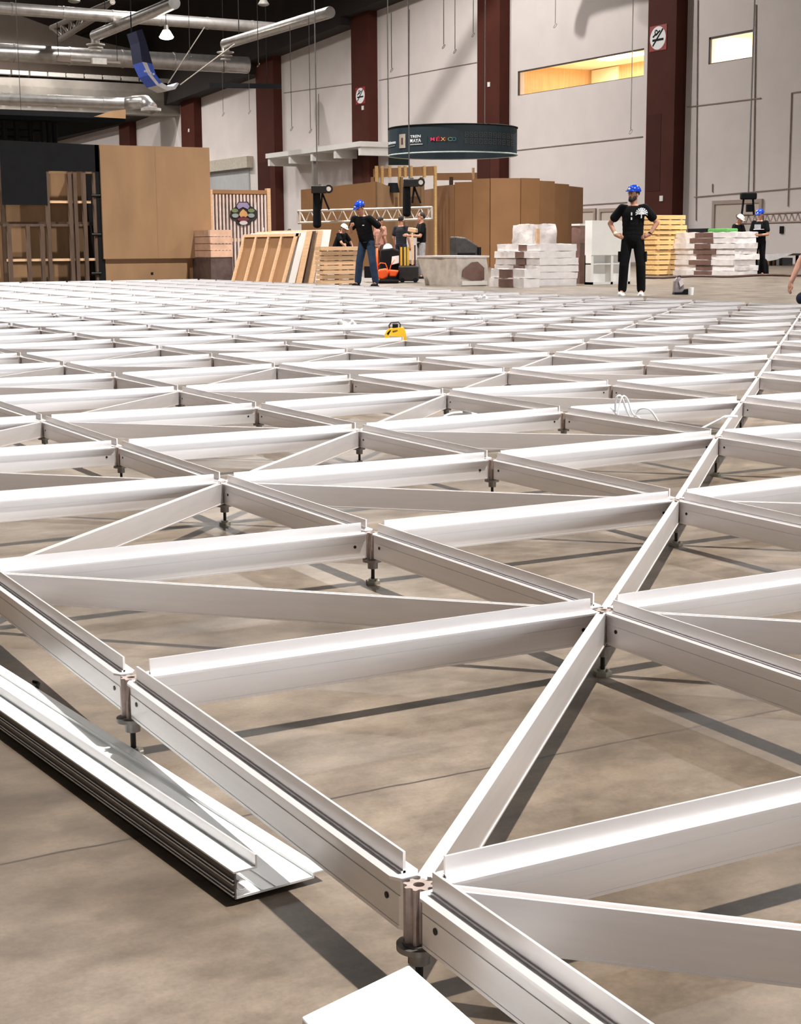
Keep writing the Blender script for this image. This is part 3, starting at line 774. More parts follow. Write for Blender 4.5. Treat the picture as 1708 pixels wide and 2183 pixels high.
# --- white box lid at the bottom edge
zb = 0.085
c0 = FL(872, 2056, zb); c1 = FL(643, 2167, zb); c2 = FL(1052, 2215, zb); c3 = c1+(c2-c0)
q = MB(); q.hexa([Vector((v.x, v.y, 0.0)) for v in (c0, c1, c3, c2)], [c0, c1, c3, c2])
o = q.build('white_box', PAPER, bevel=0.002); tag(o, 'blank white flat-topped box standing at the bottom edge by the nearest pedestal', 'box')

# --- small things on the grid
def on_grid(px, py, z=HF+0.0255): return FL(px, py, z)
p = on_grid(842, 722, HF); s_ = depth(p)/FPX
t = thing('laser_level', 'yellow power tool case with dark carry handle lying on the grid', 'tool', p)
R3 = lambda x, y, z: p+rt0*(x*s_)+Vector((0, 0, y*s_))+Vector((fw.x, fw.y, 0)).normalized()*(z*s_)
def rprism(pts, z0, z1): return MB().prism([R3(x, y, z0) for x, y in pts], Vector((fw.x, fw.y, 0)).normalized()*((z1-z0)*s_))
rprism([(-22, 2), (-22, 8), (-17, 18), (-12, 22), (18, 24), (23, 16), (25, 0), (26, -8), (19, -8), (17, 3), (5, 5), (-8, 3)], -12, 12).build('case', YELLOW, t)
rprism([(-14, 8), (-17, 12), (-10, 19), (-8, 18)], -13, -12).build('side_grip', BLACK, t)
rprism([(-4, 14), (6, 17), (6, 19), (-5, 17)], -13, -12).build('side_slot', mat('brown slot', (96, 62, 20), 0.6), t)
MB().tube([R3(-11, 22, 0), R3(-12, 28, 0), R3(-8, 34, 0), R3(8, 35, 0), R3(12, 30, 0), R3(11, 23, 0)], 1.6*s_, 8).build('carry_handle', mat('dark grip', (70, 58, 60), 0.5), t)
rprism([(-5, 23), (-5, 31), (7, 31), (7, 24)], -6, 6).build('top_block', BLACK, t)
# crumpled scraps
def scrap(px, py, wpx, hpx, label, z=HF+0.001):
    p = on_grid(px, py, z); s_ = depth(p)/FPX; q = MB(); r_ = random.Random(px)
    for k in range(7):
        q.ell(p+rt0*((r_.random()-.5)*wpx*s_)+Vector((0, 0, hpx*s_*(0.12+0.3*r_.random())))+fw*((r_.random()-.5)*wpx*.6*s_), (wpx*s_*.22, wpx*s_*.2, hpx*s_*.22), 7, 5, R=Euler((r_.random()*3, r_.random()*3, 0)).to_matrix())
    tag(q.build('plastic_scrap', mat('crumpled film', (244, 244, 246), 0.3, 0, 0.03, 20, 0.6)), label, 'plastic scrap', 'scraps of film on the grid')
scrap(740, 694, 36, 16, 'crumpled clear film left of the yellow tool')
scrap(122, 675, 14, 9, 'small white film scrap at the far left of the grid')
scrap(1026, 637, 26, 7, 'flat white film scrap near the far grid edge')
scrap(1012, 681, 34, 10, 'flat white film scrap right of the yellow tool')
scrap(955, 681, 14, 6, 'small film scrap just behind the yellow tool')
# white cable loops
CABLE = mat('white cable', (240, 244, 248), 0.4, 0, 0.02, 5)
def cable(pts, D, r, label, name='white_cable'):
    P = [Vector(atD(x, y, D+(dz if len_ == 3 else 0))) for (x, y, *rest) in pts for len_, dz in [(len(pts[0]), rest[0] if rest else 0)]]
    # smooth (Catmull-Rom)
    out = []
    for i in range(len(P)-1):
        p0, p1, p2, p3 = P[max(i-1, 0)], P[i], P[i+1], P[min(i+2, len(P)-1)]
        for k in range(6):
            t = k/6; out.append(0.5*((2*p1)+(p2-p0)*t+(2*p0-5*p1+4*p2-p3)*t*t+(3*p1-p0-3*p2+p3)*t**3))
    out.append(P[-1])
    tag(MB().tube(out, r, 8).build(name, CABLE), label, 'cable', 'white cables in the grid')
Dc = depth(FL(1350, 890, HF))
cable([(1302, 868, 0.0), (1316, 884, 0.0), (1326, 897, 0.02), (1320, 905, 0.03), (1313, 880, 0.0), (1313, 852, -0.02), (1321, 843, -0.03), (1328, 852, 0), (1334, 870, 0.02), (1345, 893, 0.05), (1350, 906, 0.06), (1352, 890, 0.05), (1362, 874, 0), (1375, 870, -0.02), (1388, 876, 0), (1400, 893, 0.02), (1408, 908, 0.05)], Dc, 0.004, 'tangle of white cable loops standing up in a grid square at right')
cable([(1316, 900, 0.0), (1319, 870, -0.01), (1328, 845, -0.02), (1338, 852, 0), (1348, 880, 0.02), (1362, 890, 0.03), (1380, 905, 0.04)], Dc, 0.0035, 'second white cable loop inside the tangle at right')
Dt = depth(FL(1520, 905, HF))
cable([(1484, 920, 0.0), (1510, 907, -0.0), (1536, 894, -0.02), (1548, 888, -0.03), (1572, 888, -0.02)], Dt, 0.005, 'white cable tie laid across the diagonal brace at right')
Dk = depth(FL(985, 886, 0.06))
cable([(945, 893, 0.0), (952, 886, 0.0), (968, 881, 0), (990, 880, 0), (1012, 883, 0), (1026, 889, 0)], Dk, 0.007, 'coil of pale cable lying low behind a crossbeam near the middle')
p = FL(80, 1464); q = MB()
tag(MB().tube([p+Vector((0.01*k-0.03, 0.006*math.sin(k), 0.003)) for k in range(6)], 0.003, 6).build('floor_scrap', BLACK), 'dark wire scrap on the floor behind the loose edge profile', 'wire scrap')

# ================================================================== MIDDLE GROUND
def face(pxl, pxr, pyb, pyt, dep, pym=None):
    """axis-aligned block standing on the floor: front face (+x) spans the given picture columns"""
    c = FL((pxl+pxr)/2, pyb); X = c.x
    y0 = atX(pxl, (pyb+pyt)/2, X).y; y1 = atX(pxr, (pyb+pyt)/2, X).y
    h = atX((pxl+pxr)/2, pyt, X).z
    return X-dep, X, y0, y1, h
# ---- booth wall unit at far left
XB = -36.0
def bw(px, py): return atX(px, py, XB)
yL = bw(6, 450).y; yM = bw(215, 450).y; yR = bw(448, 450).y; zT = bw(215, 309).z
t = thing('booth_wall', 'tall timber booth wall, half black with open studs, half brown board', 'booth wall', (XB-0.6, (yL+yR)/2, 0))
zb_ = bw(60, 437).z; zo = bw(150, 365).z; yo = bw(100, 400).y
MB().prism([(XB, yL, zb_), (XB, yo, zb_), (XB, yo, zo), (XB, yM, zo), (XB, yM, zT), (XB, yL, zT+0.05)], (-0.04, 0, 0)).build('black_facing', BLACK, t)
MB().box(XB-1.26, XB-1.22, yL, yR, 0, zT).build('back_panel', PLYD, t)
for px in (22, 62, 92, 107, 155, 166, 185, 208):
    y = bw(px, 520).y; top = zo if px > 95 else bw(60, 480).z
    MB().box(XB-0.12, XB-0.02, y-0.045, y+0.045, 0, top).build('stud', STUD, t)
for (a, b, py, m) in ((102, 158, 367, LUMB), (180, 212, 367, LUMB), (102, 196, 430, LUMB), (10, 185, 480, STUD), (18, 212, 555, LUMB)):
    z = bw(a, py).z; MB().box(XB-0.16, XB-0.08, bw(a, py).y, bw(b, py).y, z-0.03, z+0.03).build('rail', m, t)
MB().box(XB-0.5, XB-0.42, yL, yM, bw(100, 480).z, bw(100, 474).z+0.02).build('rail', STUD, t)
for px in (30, 130, 178):
    y = bw(px, 400).y; MB().box(XB-1.2, XB-1.12, y-0.04, y+0.04, 0, zT-0.05).build('stud', STUD, t)
yq = bw(217, 450).y
MB().box(XB-1.2, XB+0.0, yq-0.12, yq+0.02, 0, zT).build('side_frame', BLACK, t)
MB().box(XB-0.02, XB+0.06, bw(216, 450).y, yR, bw(330, 551).z, zT).build('brown_facing', PLY, t)
MB().box(XB-0.1, XB-0.03, bw(226, 570).y, bw(400, 570).y, 0, bw(330, 551).z).build('base_board', PLY, t)
MB().box(XB-0.2, XB-0.12, bw(400, 570).y, bw(430, 570).y, 0, bw(330, 551).z).build('base_board', MDF, t)
MB().box(XB-0.3, XB-0.05, bw(434, 570).y, bw(453, 570).y, 0, bw(330, 551).z).build('end_post', mat('dark purple brown post', (78, 56, 56), 0.7), t)
for py in (417, 500, 583):
    p = bw(210, py); q = MB().cyl((XB+0.0, p.y-0.18, p.z), (XB+0.0, p.y+0.06, p.z), 0.04, n=8); q.build('clamp', ROD, t)
p = bw(325, 583); MB().box(XB-0.03, XB-0.02, p.y-0.03, p.y+0.03, p.z-0.03, p.z+0.03).build('knot_hole', BLACK, t)
# vertical sheet seam
y = bw(333, 450).y; MB().box(XB+0.06, XB+0.064, y-0.006, y+0.006, bw(330, 551).z, zT).build('board_seam', PLYD, t)
# ---- black canopy structure behind it
XC = -47.0
def bc(px, py): return atX(px, py, XC)
t = thing('stage_canopy', 'black canopy with scaffold posts and a plywood edge behind the booth wall', 'canopy', (XC-3, bc(120, 300).y, 0))
a = bc(-60, 236); b = bc(268, 262); zc0 = bc(268, 262).z; zc1 = bc(268, 256).z
VOID = mat('matt black drape', (7, 7, 8), 1.0, 0, 0.2, 4, spec=0.05)
MB().box(XC-16, XC, a.y-4, b.y, zc0, zc0+0.12).build('soffit', VOID, t)
MB().prism([bc(200, 249), bc(268, 253), bc(268, 233), bc(235, 237)], (-0.06, 0, 0)).build('plywood_edge', PLY, t)
MB().box(XC-0.1, XC-0.02, a.y-4, b.y, zc0+0.1, bc(100, 236).z).build('fascia', BLACK, t)
for k, px in enumerate((20, 52, 88, 104, 122, 140)):
    y = bc(px, 280).y; x = XC-0.6-0.3*(k % 3)
    MB().cyl((x, y, 0), (x, y, zc0), 0.09, n=8).build('scaffold_post', BLACK, t)
for k in range(4):
    z = zc0-0.25-0.22*k; MB().cyl((XC-1.2, a.y, z), (XC-1.2, bc(110-20*k, 280).y, z), 0.05, n=6).build('scaffold_rail', BLACK, t)
MB().box(XC-15.8, XC-15.6, a.y-4, bc(70, 290).y, 0, zc0).build('back_drape', VOID, t)
# ---- slatted white frame with coloured emblem
x0, x1, y0, y1, h = face(452, 578, 594, 405, 1.0)
t = thing('slat_screen', 'white vertical slat frame with brown head board standing behind the wrapped stack', 'slat frame', ((x0+x1)/2, (y0+y1)/2, 0))
n = 17
for k in range(n):
    y = y0+(y1-y0)*(k+0.3)/n; MB().box(x1-0.08, x1, y, y+(y1-y0)/n*0.5, 0, h-0.12).build('slat', mat('pinkish white slat', (226, 208, 200), 0.6), t)
MB().box(x1-0.14, x1-0.09, y0, y1, h-0.32, h).build('head_board', MDF, t)
MB().box(x1-0.12, x1+0.02, y1-0.1, y1, 0, h+0.05).build('end_post', LUMB, t)
MB().box(x1-0.12, x1+0.02, y0-0.06, y0+0.04, 0, h).build('end_post', LUMB, t)
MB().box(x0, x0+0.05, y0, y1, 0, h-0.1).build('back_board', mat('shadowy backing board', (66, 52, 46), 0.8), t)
MB().box(x1-0.09, x1-0.05, y0, y1, h*0.42, h*0.46).build('mid_rail', LUMB, t)
MB().hexa([(x0, y0, h-0.1), (x1, y0, h-0.1), (x1, y0, h), (x0, y0, h)], [(x0, y1, h-0.1), (x1, y1, h-0.1), (x1, y1, h), (x0, y1, h)]).build('top_rail', MDF, t)
XE = x1+0.02
def em(px, py, dx=0): return atX(px, py, XE+dx)
et = thing('painted_emblem', 'lobed multicoloured cut-out emblem hung on the white slats', 'emblem', em(519, 482))
def lobe(pts, c, nm_, dx, thick=0.03):
    MB().prism([em(x, y, dx) for x, y in pts], (-thick, 0, 0)).build(nm_, mat('emblem '+nm_, c, 0.6), et)
def ring(cx, cy, rx, ry, n=18): return [(cx+rx*math.cos(2*PI*k/n), cy+ry*math.sin(2*PI*k/n)) for k in range(n)]
lobe([(509, 430), (529, 430), (533, 438), (541, 443), (548, 450), (549, 464), (544, 470), (538, 471), (531, 480), (508, 480), (502, 471), (495, 469), (491, 462), (492, 449), (500, 443), (505, 437)], (40, 34, 34), 'dark_outline', 0.0)
lobe([(510, 432), (527, 432), (532, 440), (529, 446), (518, 441), (509, 446), (505, 440)], (150, 134, 168), 'mauve_lobe', 0.03)
lobe(ring(501, 449, 7, 4.2), (112, 128, 84), 'green_lobe', 0.03); lobe(ring(536, 449, 7, 4.2), (112, 128, 84), 'green_lobe', 0.03)
lobe(ring(502, 459.5, 7, 4.6), (140, 150, 148), 'slate_lobe', 0.03); lobe(ring(536, 459.5, 7, 4.6), (140, 156, 166), 'slate_lobe', 0.03)
lobe([(519, 446), (526, 452), (529, 459), (524, 463), (519, 461), (514, 463), (510, 458), (513, 451)], (204, 154, 96), 'tan_lobe', 0.04)
lobe(ring(519, 467.5, 12.5, 4.6), (112, 42, 50), 'crimson_lobe', 0.035); lobe(ring(519.5, 475, 8.5, 4.4), (206, 196, 196), 'white_lobe', 0.045)
# ---- wrapped timber stack left of the leaning panels
x0, x1, y0, y1, h = face(449, 496, 598.2, 489, 1.4)
t = thing('wrapped_stack', 'film wrapped timber stack between the booth wall and the leaning panels', 'wrapped stack', ((x0+x1)/2, (y0+y1)/2, 0))
MB().box(x0, x1, y0, y1, 0, h*0.46).build('dark_load', mat('dark wrapped load', (92, 76, 74), 0.3, 0, 0.3, 6, 0.8), t)
for k in range(4): MB().box(x0, x1+0.02-0.02*(k % 2), y0, y1, h*(0.46+0.135*k), h*(0.585+0.135*k)).build('board_layer', mat('wrapped pink board', (214, 176, 152), 0.4, 0, 0.15, 5, 0.5), t)
scp = FL(466, 601)
# ---- leaning framed panels
a = FL(486, 599.5); b = FL(610, 604); X0, X1 = a.x, b.x; Yb = (a.y+b.y)/2; s_ = depth(a)/FPX
H = 98*s_; dy = 0.36
t = thing('leaning_board', 'leaning brown panel with pale ribs, front one of the leaning set', 'panel', ((X0+X1)/2, Yb, 0), group='framed panels leaning in a row')
def lean(q, x0, x1, off0, off1, yb=Yb, dyl=dy, hh=H):
    q.hexa([(x0, yb+off0, 0), (x1, yb+off0, 0), (x1, yb+off0+dyl, hh), (x0, yb+off0+dyl, hh)], [(x0, yb+off1, 0), (x1, yb+off1, 0), (x1, yb+off1+dyl, hh), (x0, yb+off1+dyl, hh)]); return q
lean(MB(), X0, X1, 0.05, 0.07).build('board', MDF, t)
for k in range(5):
    x = X1-(X1-X0-0.1)*k/4
    lean(MB(), x-0.09, x, -0.0, 0.05).build('rib', LUMB, t)
q = MB(); q.hexa([(X0, Yb+dy-0.02, H-0.07), (X1, Yb+dy-0.02, H-0.07), (X1, Yb+dy-0.0, H), (X0, Yb+dy, H)], [(X0, Yb+dy+0.1, H-0.07), (X1, Yb+dy+0.1, H-0.07), (X1, Yb+dy+0.12, H), (X0, Yb+dy+0.12, H)]); q.build('top_rail', LUMB, t)
for k, (off, w, m, dl, hh, lb) in enumerate([(0.14, 0.16, WHITE, 0.33, H*1.02, 'white edged'), (0.33, 0.14, LUMB, 0.30, H*1.05, 'pine edged'), (0.52, 0.05, STUD, 0.28, H*1.04, 'dark edged'), (0.63, 0.12, LUMB, 0.27, H*1.06, 'second pine edged'), (0.78, 0.2, WHITE, 0.24, H*1.07, 'broad white')]):
    q = MB(); lean(q, X0+0.2, X1+0.02*k, off, off+w, Yb, dl, hh)
    tag(q.build('leaning_board', m), lb+' panel leaning upright, %s behind the ribbed one' % ordw(k+1), 'panel', 'framed panels leaning in a row')
# ---- stacks of boards
def board_stack(pxl, pxr, pyb, pyt, dep, n, m, word, group, jit=0.05):
    x0, x1, y0, y1, h = face(pxl, pxr, pyb, pyt, dep); r_ = random.Random(n)
    for k in range(n):
        z0 = h*k/n; z1 = h*(k+0.84)/n; d1, d2, d3 = [(r_.random()-.5)*jit for _ in range(3)]
        q = MB().box(x0, x1+d3, y0+d1, y1+d2, z0+h*0.22/n, z1+h*0.2/n)
        # bearers under every board
        for yy in (0.12, 0.5, 0.88): yb_ = y0+(y1-y0)*yy; q.box(x0+0.05, x1-0.03, yb_-0.04, yb_+0.04, z0-(h*0.02/n if k else 0), z0+h*0.23/n)
        pos = 'lowest' if k == 0 else ('topmost' if k == n-1 else ordw(k+1)+' from the bottom')
        tag(q.build('timber_board', m), '%s board, %s of the %s' % (word, pos, group), 'board', 'boards of the '+group)
board_stack(686, 768, 607, 526, 0.3, 8, LUMB, 'pale pine', 'stack behind the man in jeans')
board_stack(1398, 1461, 587, 459, 0.6, 12, LUMBY, 'yellow pine', 'tall timber stack by the standing man')
# ---- wrapped bundle with a dark machine behind
x0, x1, y0, y1, h = face(974, 1040, 610, 545, 1.62)
t = thing('wrapped_bundle', 'grey film-wrapped slanting bundle on the floor beside the orange machine', 'wrapped bundle', ((x0+x1)/2, (y0+y1)/2, 0))
yl = y0+(y1-y0)*0.14
crumple(x0, x1, y0, y1, 0, h*0.95, 0.03, 2.2, 0.06, sx=0.32).build('bundle', WRAPG, t)
MB().box(x0-0.03, x1+0.03, y0-0.03, y1+0.02, h*0.94, h).build('top_board', WRAP, t)
MB().prism([(x1+0.025, y0+(y1-y0)*a_, h*b_) for a_, b_ in ((0.15, 0.3), (0.18, 0.55), (0.45, 0.78), (0.65, 0.8), (0.86, 0.6), (0.86, 0.2), (0.5, 0.17))], (0.01, 0, 0)).build('bare_patch', WRAPB, t)
MB().box(x1-0.01, x1+0.035, y0+(y1-y0)*0.15, y1-0.03, 0.02, h*0.17).build('base_strip', WHITE, t)
xa, xb, ya, yb_, hb = face(972, 1020, 592, 504, 0.34)
t = thing('covered_machine', 'dark grey covered machine standing behind the grey wrapped bundle', 'machine', ((xa+xb)/2, (ya+yb_)/2, 0))
MB().prism([(xb, ya, 0), (xb, yb_, 0), (xb, yb_, hb*0.78), (xb, ya+(yb_-ya)*0.45, hb*0.97), (xb, ya, hb)], (-0.34, 0, 0)).build('cover', mat('charcoal cover', (60, 57, 56), 0.5, 0, 0.25, 7, 0.6), t, bevel=0.04)
MB().box(xb, xb+0.02, ya+0.05, yb_-0.1, hb*0.55, hb*0.6).build('strap', BLACK, t)
MB().box(xb-0.1, xb+0.04, yb_-0.02, yb_+0.06, 0, hb*0.74).build('side_rail', BLACK, t)
# ---- stacks of wrapped slabs
def slab_stack(pxl, pxr, pyb, pyt, dep, n, group, m=WRAP, patch=None, jit=0.16, taper=0.0):
    x0, x1, y0, y1, h = face(pxl, pxr, pyb, pyt, dep); r_ = random.Random(n*3+int(pxl))
    for k in range(n):
        pos = 'lowest' if k == 0 else ('topmost' if k == n-1 else ordw(k+1)+' from the bottom')
        d1, d2, d3 = [(r_.random()-.5)*jit for _ in range(3)]
        ya, yb_ = y0+d1*(1+taper*k), y1+d2-taper*k
        t = thing('wrapped_slab', 'film-wrapped white slab, %s of the %s' % (pos, group), 'wrapped slab', (x1, (ya+yb_)/2, h*k/n), group='slabs of the '+group)
        crumple(x0, x1+d3*0.5, ya, yb_, h*k/n, h*(k+0.96)/n, 0.022, 3.0, 0.06).build('slab', m, t)
        if patch:
            a_, b_ = patch; w_ = (b_-a_)*(0.75+0.5*r_.random()); c_ = (a_+b_)/2+(r_.random()-.5)*0.08
            MB().box(x0+(x1-x0)*(c_-w_/2), x0+(x1-x0)*(c_+w_/2), ya-0.022, ya+0.02, h*(k+0.03)/n, h*(k+0.9)/n).build('bare_patch', WRAPB, t)
slab_stack(1150, 1229, 609, 520, 1.65, 6, 'larger white slab stack left of the white cabinet', patch=(0.5, 0.72), jit=0.1)
slab_stack(1116, 1149, 613.5, 573, 1.25, 2, 'low front pile of white slabs', patch=(0.25, 0.7), jit=0.06)
slab_stack(1566, 1614, 589, 494, 2.5, 8, 'white slab stack at right under the two workers', patch=(0.36, 0.66), jit=0.12)
# ---- wrapped crate, brown wrapped board, white cabinet
x0, x1, y0, y1, h = face(1174, 1224, 604, 477, 0.8)
t = thing('wrapped_crate', 'white film-wrapped crate with pale frame behind the larger slab stack', 'crate', ((x0+x1)/2-0.7, (y0+y1)/2, 0))
crumple(x0-0.7, x1-0.7, y0, y1, 0, h, 0.035, 2.5, 0.07).build('crate_body', WRAP, t)
MB().box(x1-0.7, x1-0.66, y0+0.08, y0+0.16, 0, h-0.1).build('frame_edge', LUMB, t)
x0, x1, y0, y1, h = face(1236, 1252, 605, 481, 0.3)
t = thing('wrapped_board_pack', 'tall brown board pack under clear film beside the white cabinet', 'board pack', ((x0+x1)/2, (y0+y1)/2, 0))
crumple(x0, x1, y0, y1, 0, h, 0.02, 3.0, 0.08).build('board_pack', WRAPB, t)
MB().box(x0, x1+0.01, y0-0.01, y1+0.01, h, h+0.04).build('film_top', WRAP, t)
x0, x1, y0, y1, h = face(1262, 1346, 606, 470, 0.25)
t = thing('white_cabinet', 'white cabinet with two open lower niches behind the standing man', 'cabinet', ((x0+x1)/2, (y0+y1)/2, 0))
zm = h*0.46; ym = y0+(y1-y0)*0.5; w = 0.06
MB().box(x0, x1, y0, y1, zm, h).build('upper_box', WHITE, t)
for yy in (y0, ym, y1-w): MB().box(x0, x1-0.02, yy, yy+w, 0, zm).build('side_panel', WHITE, t)
MB().box(x0, x0+0.03, y0, y1, 0, zm).build('back_panel', WHITE, t)
MB().box(x0, x1-0.03, y0, y1, zm*0.68, zm*0.72).build('shelf', WHITE, t)
MB().box(x0, x1-0.02, y0, y1, 0, 0.05).build('plinth', WHITE, t)
# ---- big faceted brown booth, stepped top
XA = FL(1042, 567)
def fac():
    t = thing('round_booth', 'large faceted brown hardboard booth with a stepped top edge', 'booth', (XA.x-3, XA.y, 0))
    segs = [(905, 935, 404, 62.5), (935, 972, 396, 60.8), (972, 1010, 389, 60), (1010, 1045, 382, 59.6), (1045, 1108, 381, 59.5), (1108, 1147, 381, 59.8), (1147, 1178, 387, 60.3), (1178, 1208, 393, 61.2), (1208, 1238, 399, 62.6)]
    base = {}
    def P(px, D):
        p = atD(px, 520, D); return Vector((p.x, p.y, 0))
    xs = [s[0] for s in segs]+[1238]; Ds = [63.8, 61.6, 60.3, 59.8, 59.5, 59.6, 60.1, 60.8, 61.9, 63.6]
    for k, (a, b, top, D) in enumerate(segs):
        p0 = P(a, Ds[k]); p1 = P(b, Ds[k+1]); z = atD((a+b)/2, top, (Ds[k]+Ds[k+1])/2).z
        n_ = Vector((-(p1-p0).y, (p1-p0).x, 0)).normalized()*-0.08
        MB().prism([p0, p1, p1+Vector((0, 0, z)), p0+Vector((0, 0, z))], n_).build('facet', MDF, t)
        zz = atD((a+b)/2, 418, D).z
        MB().prism([p0-n_*0.1+Vector((0, 0, zz)), p1-n_*0.1+Vector((0, 0, zz)), p1-n_*0.1+Vector((0, 0, zz+0.03)), p0-n_*0.1+Vector((0, 0, zz+0.03))], n_*0.1).build('joint_strip', PLYD, t)
fac()
# ---- brown side wall and open timber frame
D0 = 58.0
a = atD(644, 560, 58); b = atD(802, 560, 56)
zt = atD(720, 400, 57).z
t = thing('booth_side_wall', 'flat brown hardboard wall behind the aluminium truss', 'booth wall', ((a.x+b.x)/2, (a.y+b.y)/2, 0))
n_ = Vector((-(b-a).y, (b-a).x, 0)).normalized()
A = Vector((a.x, a.y, 0)); B = Vector((b.x, b.y, 0))
MB().prism([A, B, B+Vector((0, 0, zt+0.15)), A+Vector((0, 0, zt-0.05))], n_*0.1).build('front_board', MDF, t)
c = atD(840, 560, 58.5); Cc = Vector((c.x, c.y, 0))
MB().prism([B, Cc, Cc+Vector((0, 0, zt)), B+Vector((0, 0, zt+0.15))], n_*0.1).build('return_board', PLYD, t)
t = thing('open_stud_wall', 'open pine stud frame with a plywood head standing above the right hoist', 'timber frame', atD(860, 555, 60).xy.to_3d())
def fr(px, py, D=60): return atD(px, py, D)
hd0 = fr(797, 380); hd1 = fr(930, 376)
MB().prism([fr(797, 378), fr(930, 374), fr(930, 354), fr(797, 360)], (-0.05, 0, 0)).build('head_board', MDF, t)
for px in (800, 812, 828, 849, 861, 874, 902, 925):
    top = fr(px, 354); lo = 600 if px in (849, 925) else 378 if px not in (800, 812) else 396
    p0 = fr(px, 378)
    z0 = 0.0 if lo == 600 else fr(px, lo).z
    MB().bar((top.x+0.1, top.y, z0), (top.x+0.1, top.y, top.z), 0.1, 0.1).build('stud', LUMBY, t)
for px in (800, 862, 905):
    p = fr(px, 500); MB().bar((p.x-0.2, p.y, 0), (p.x-0.2, p.y, fr(px, 378).z), 0.1, 0.1).build('stud', PLYD, t)
MB().prism([fr(930, 384, 62), fr(1017, 384, 62), fr(1017, 368, 62), fr(930, 369, 62)], (-0.1, 0, 0)).build('side_beam', MDF, t)
p = fr(1009, 374, 62); MB().bar((p.x, p.y, 0), (p.x, p.y, p.z+0.3), 0.08, 0.08).build('stud', LUMB, t)
p = fr(962, 380, 62); MB().bar((p.x, p.y, 0), (p.x, p.y, p.z+0.05), 0.12, 0.12).build('stud', STUD, t)
MB().prism([fr(810, 500, 61.5), fr(905, 500, 61.5), fr(905, 380, 61.5), fr(840, 395, 61.5), fr(810, 395, 61.5)], (-0.06, 0, 0)).build('back_sheet', PLYD, t)
z_ = fr(800, 500, 61).z
for px in (815, 860, 900):
    p = fr(px, 500, 61.6); MB().bar((p.x, p.y, 0), (p.x, p.y, z_+0.3), 0.15, 0.1).build('stud', PLYD, t)
p = fr(838, 390, 57.5); tag(MB().cyl(p, p-Vector((0, 0, 0.35)), 0.18, 0.26, n=12).build('work_lamp', BLACK), 'small black hooded lamp hanging in the open timber frame', 'lamp')
# ---- aluminium truss carried by two hoists
DT = 46.0
TRM = mat('truss aluminium', (206, 190, 176), 0.4, 0.5)
A = atD(640, 450, DT); B = atD(921, 442, DT-2); C = atD(640, 475, DT); D = atD(921, 467, DT-2)
tt = truss(A, B, C, D, 12, 0.035, TRM, 'box_truss', 'pale aluminium box truss hanging behind the man in the blue helmet', 'truss')
off = Vector((-0.35, 0.1, 0.0))
for p, q_ in ((A, B), (C, D)): MB().cyl(p+off, q_+off, 0.035, n=8).build('chord', TRM, tt)
for p, q_ in ((A, C), (B, D)):
    MB().cyl(p, q_, 0.035, n=8).build('end_frame', TRM, tt); MB().cyl(p+off, q_+off, 0.035, n=8).build('end_frame', TRM, tt); MB().cyl(p, p+off, 0.035, n=8).build('end_frame', TRM, tt)
def hoist(px, pyt, pyb, label, D, bag=-16, bagt=30):
    p = atD(px, pyt, D); s_ = D/FPX; r = Vector((rt0.x, rt0.y, 0))
    t = thing('chain_hoist', label, 'hoist', p+Vector((0, 0, -(pyb-pyt)*s_)), group='black chain hoists')
    f2 = Vector((fw.x, fw.y, 0)).normalized()
    def hb(name, x0, x1, y0, y1, d, m=BLACK):
        a = p+r*(x0*s_)+Vector((0, 0, -y1*s_))-f2*d; vs = []
        q = MB().hexa([a, a+r*((x1-x0)*s_), a+r*((x1-x0)*s_)+f2*2*d, a+f2*2*d], [v+Vector((0, 0, (y1-y0)*s_)) for v in (a, a+r*((x1-x0)*s_), a+r*((x1-x0)*s_)+f2*2*d, a+f2*2*d)])
        return q.build(name, m, t, bevel=0.02)
    hb('motor_body', -20, 12, 4, 20, 0.16, mat('hoist casing', (38, 35, 34), 0.4, 0.3))
    q = MB(); c = p+r*(17*s_)+Vector((0, 0, -11*s_)); q.cyl(c-f2*0.12, c+f2*0.12, 9*s_, n=18); q.build('chain_wheel', mat('hoist casing', (38, 35, 34), 0.4, 0.3), t)
    q = MB(); q.cyl(c-f2*0.13, c+f2*0.13, 5*s_, n=14); q.build('wheel_plate', mat('pale plate', (214, 204, 196), 0.4), t)
    MB().cyl(p-Vector((0, 0, 3*s_))-r*7.5*s_, Vector((p.x, p.y, 19.5))-r*7.5*s_, 0.018, n=6).build('lift_chain', STEEL, t)
    a = p+r*(bag*s_)
    q = MB(); q.cyl(a-Vector((0, 0, 20*s_)), a-Vector((0, 0, (pyb-pyt-12)*s_)), 8*s_, 9*s_, 14); q.ell(a-Vector((0, 0, (pyb-pyt-12)*s_)), (9*s_, 9*s_, 7*s_)); q.build('chain_bag', BLKFAB, t)
    q = MB()
    for sx in (-5, 13): q.cyl(p+r*(3*s_)+Vector((0, 0, -20*s_)), p+r*((4+sx)*s_)+Vector((0, 0, -54*s_)), 0.03, n=6)
    q.build('sling', BLACK, t)
    q = MB(); q.cyl(p+Vector((0, 0, -1*s_))+r*(-2*s_), p+r*(-2*s_)+Vector((0, 0, -6*s_)), 0.05, n=8); q.build('hook', STEEL, t)
hoist(684, 392, 490, 'black chain hoist and bag on the left half of the truss', 45.0, bag=-9)
hoist(880, 378, 466, 'black chain hoist and bag on the right half of the truss', 43.6, bag=-13)
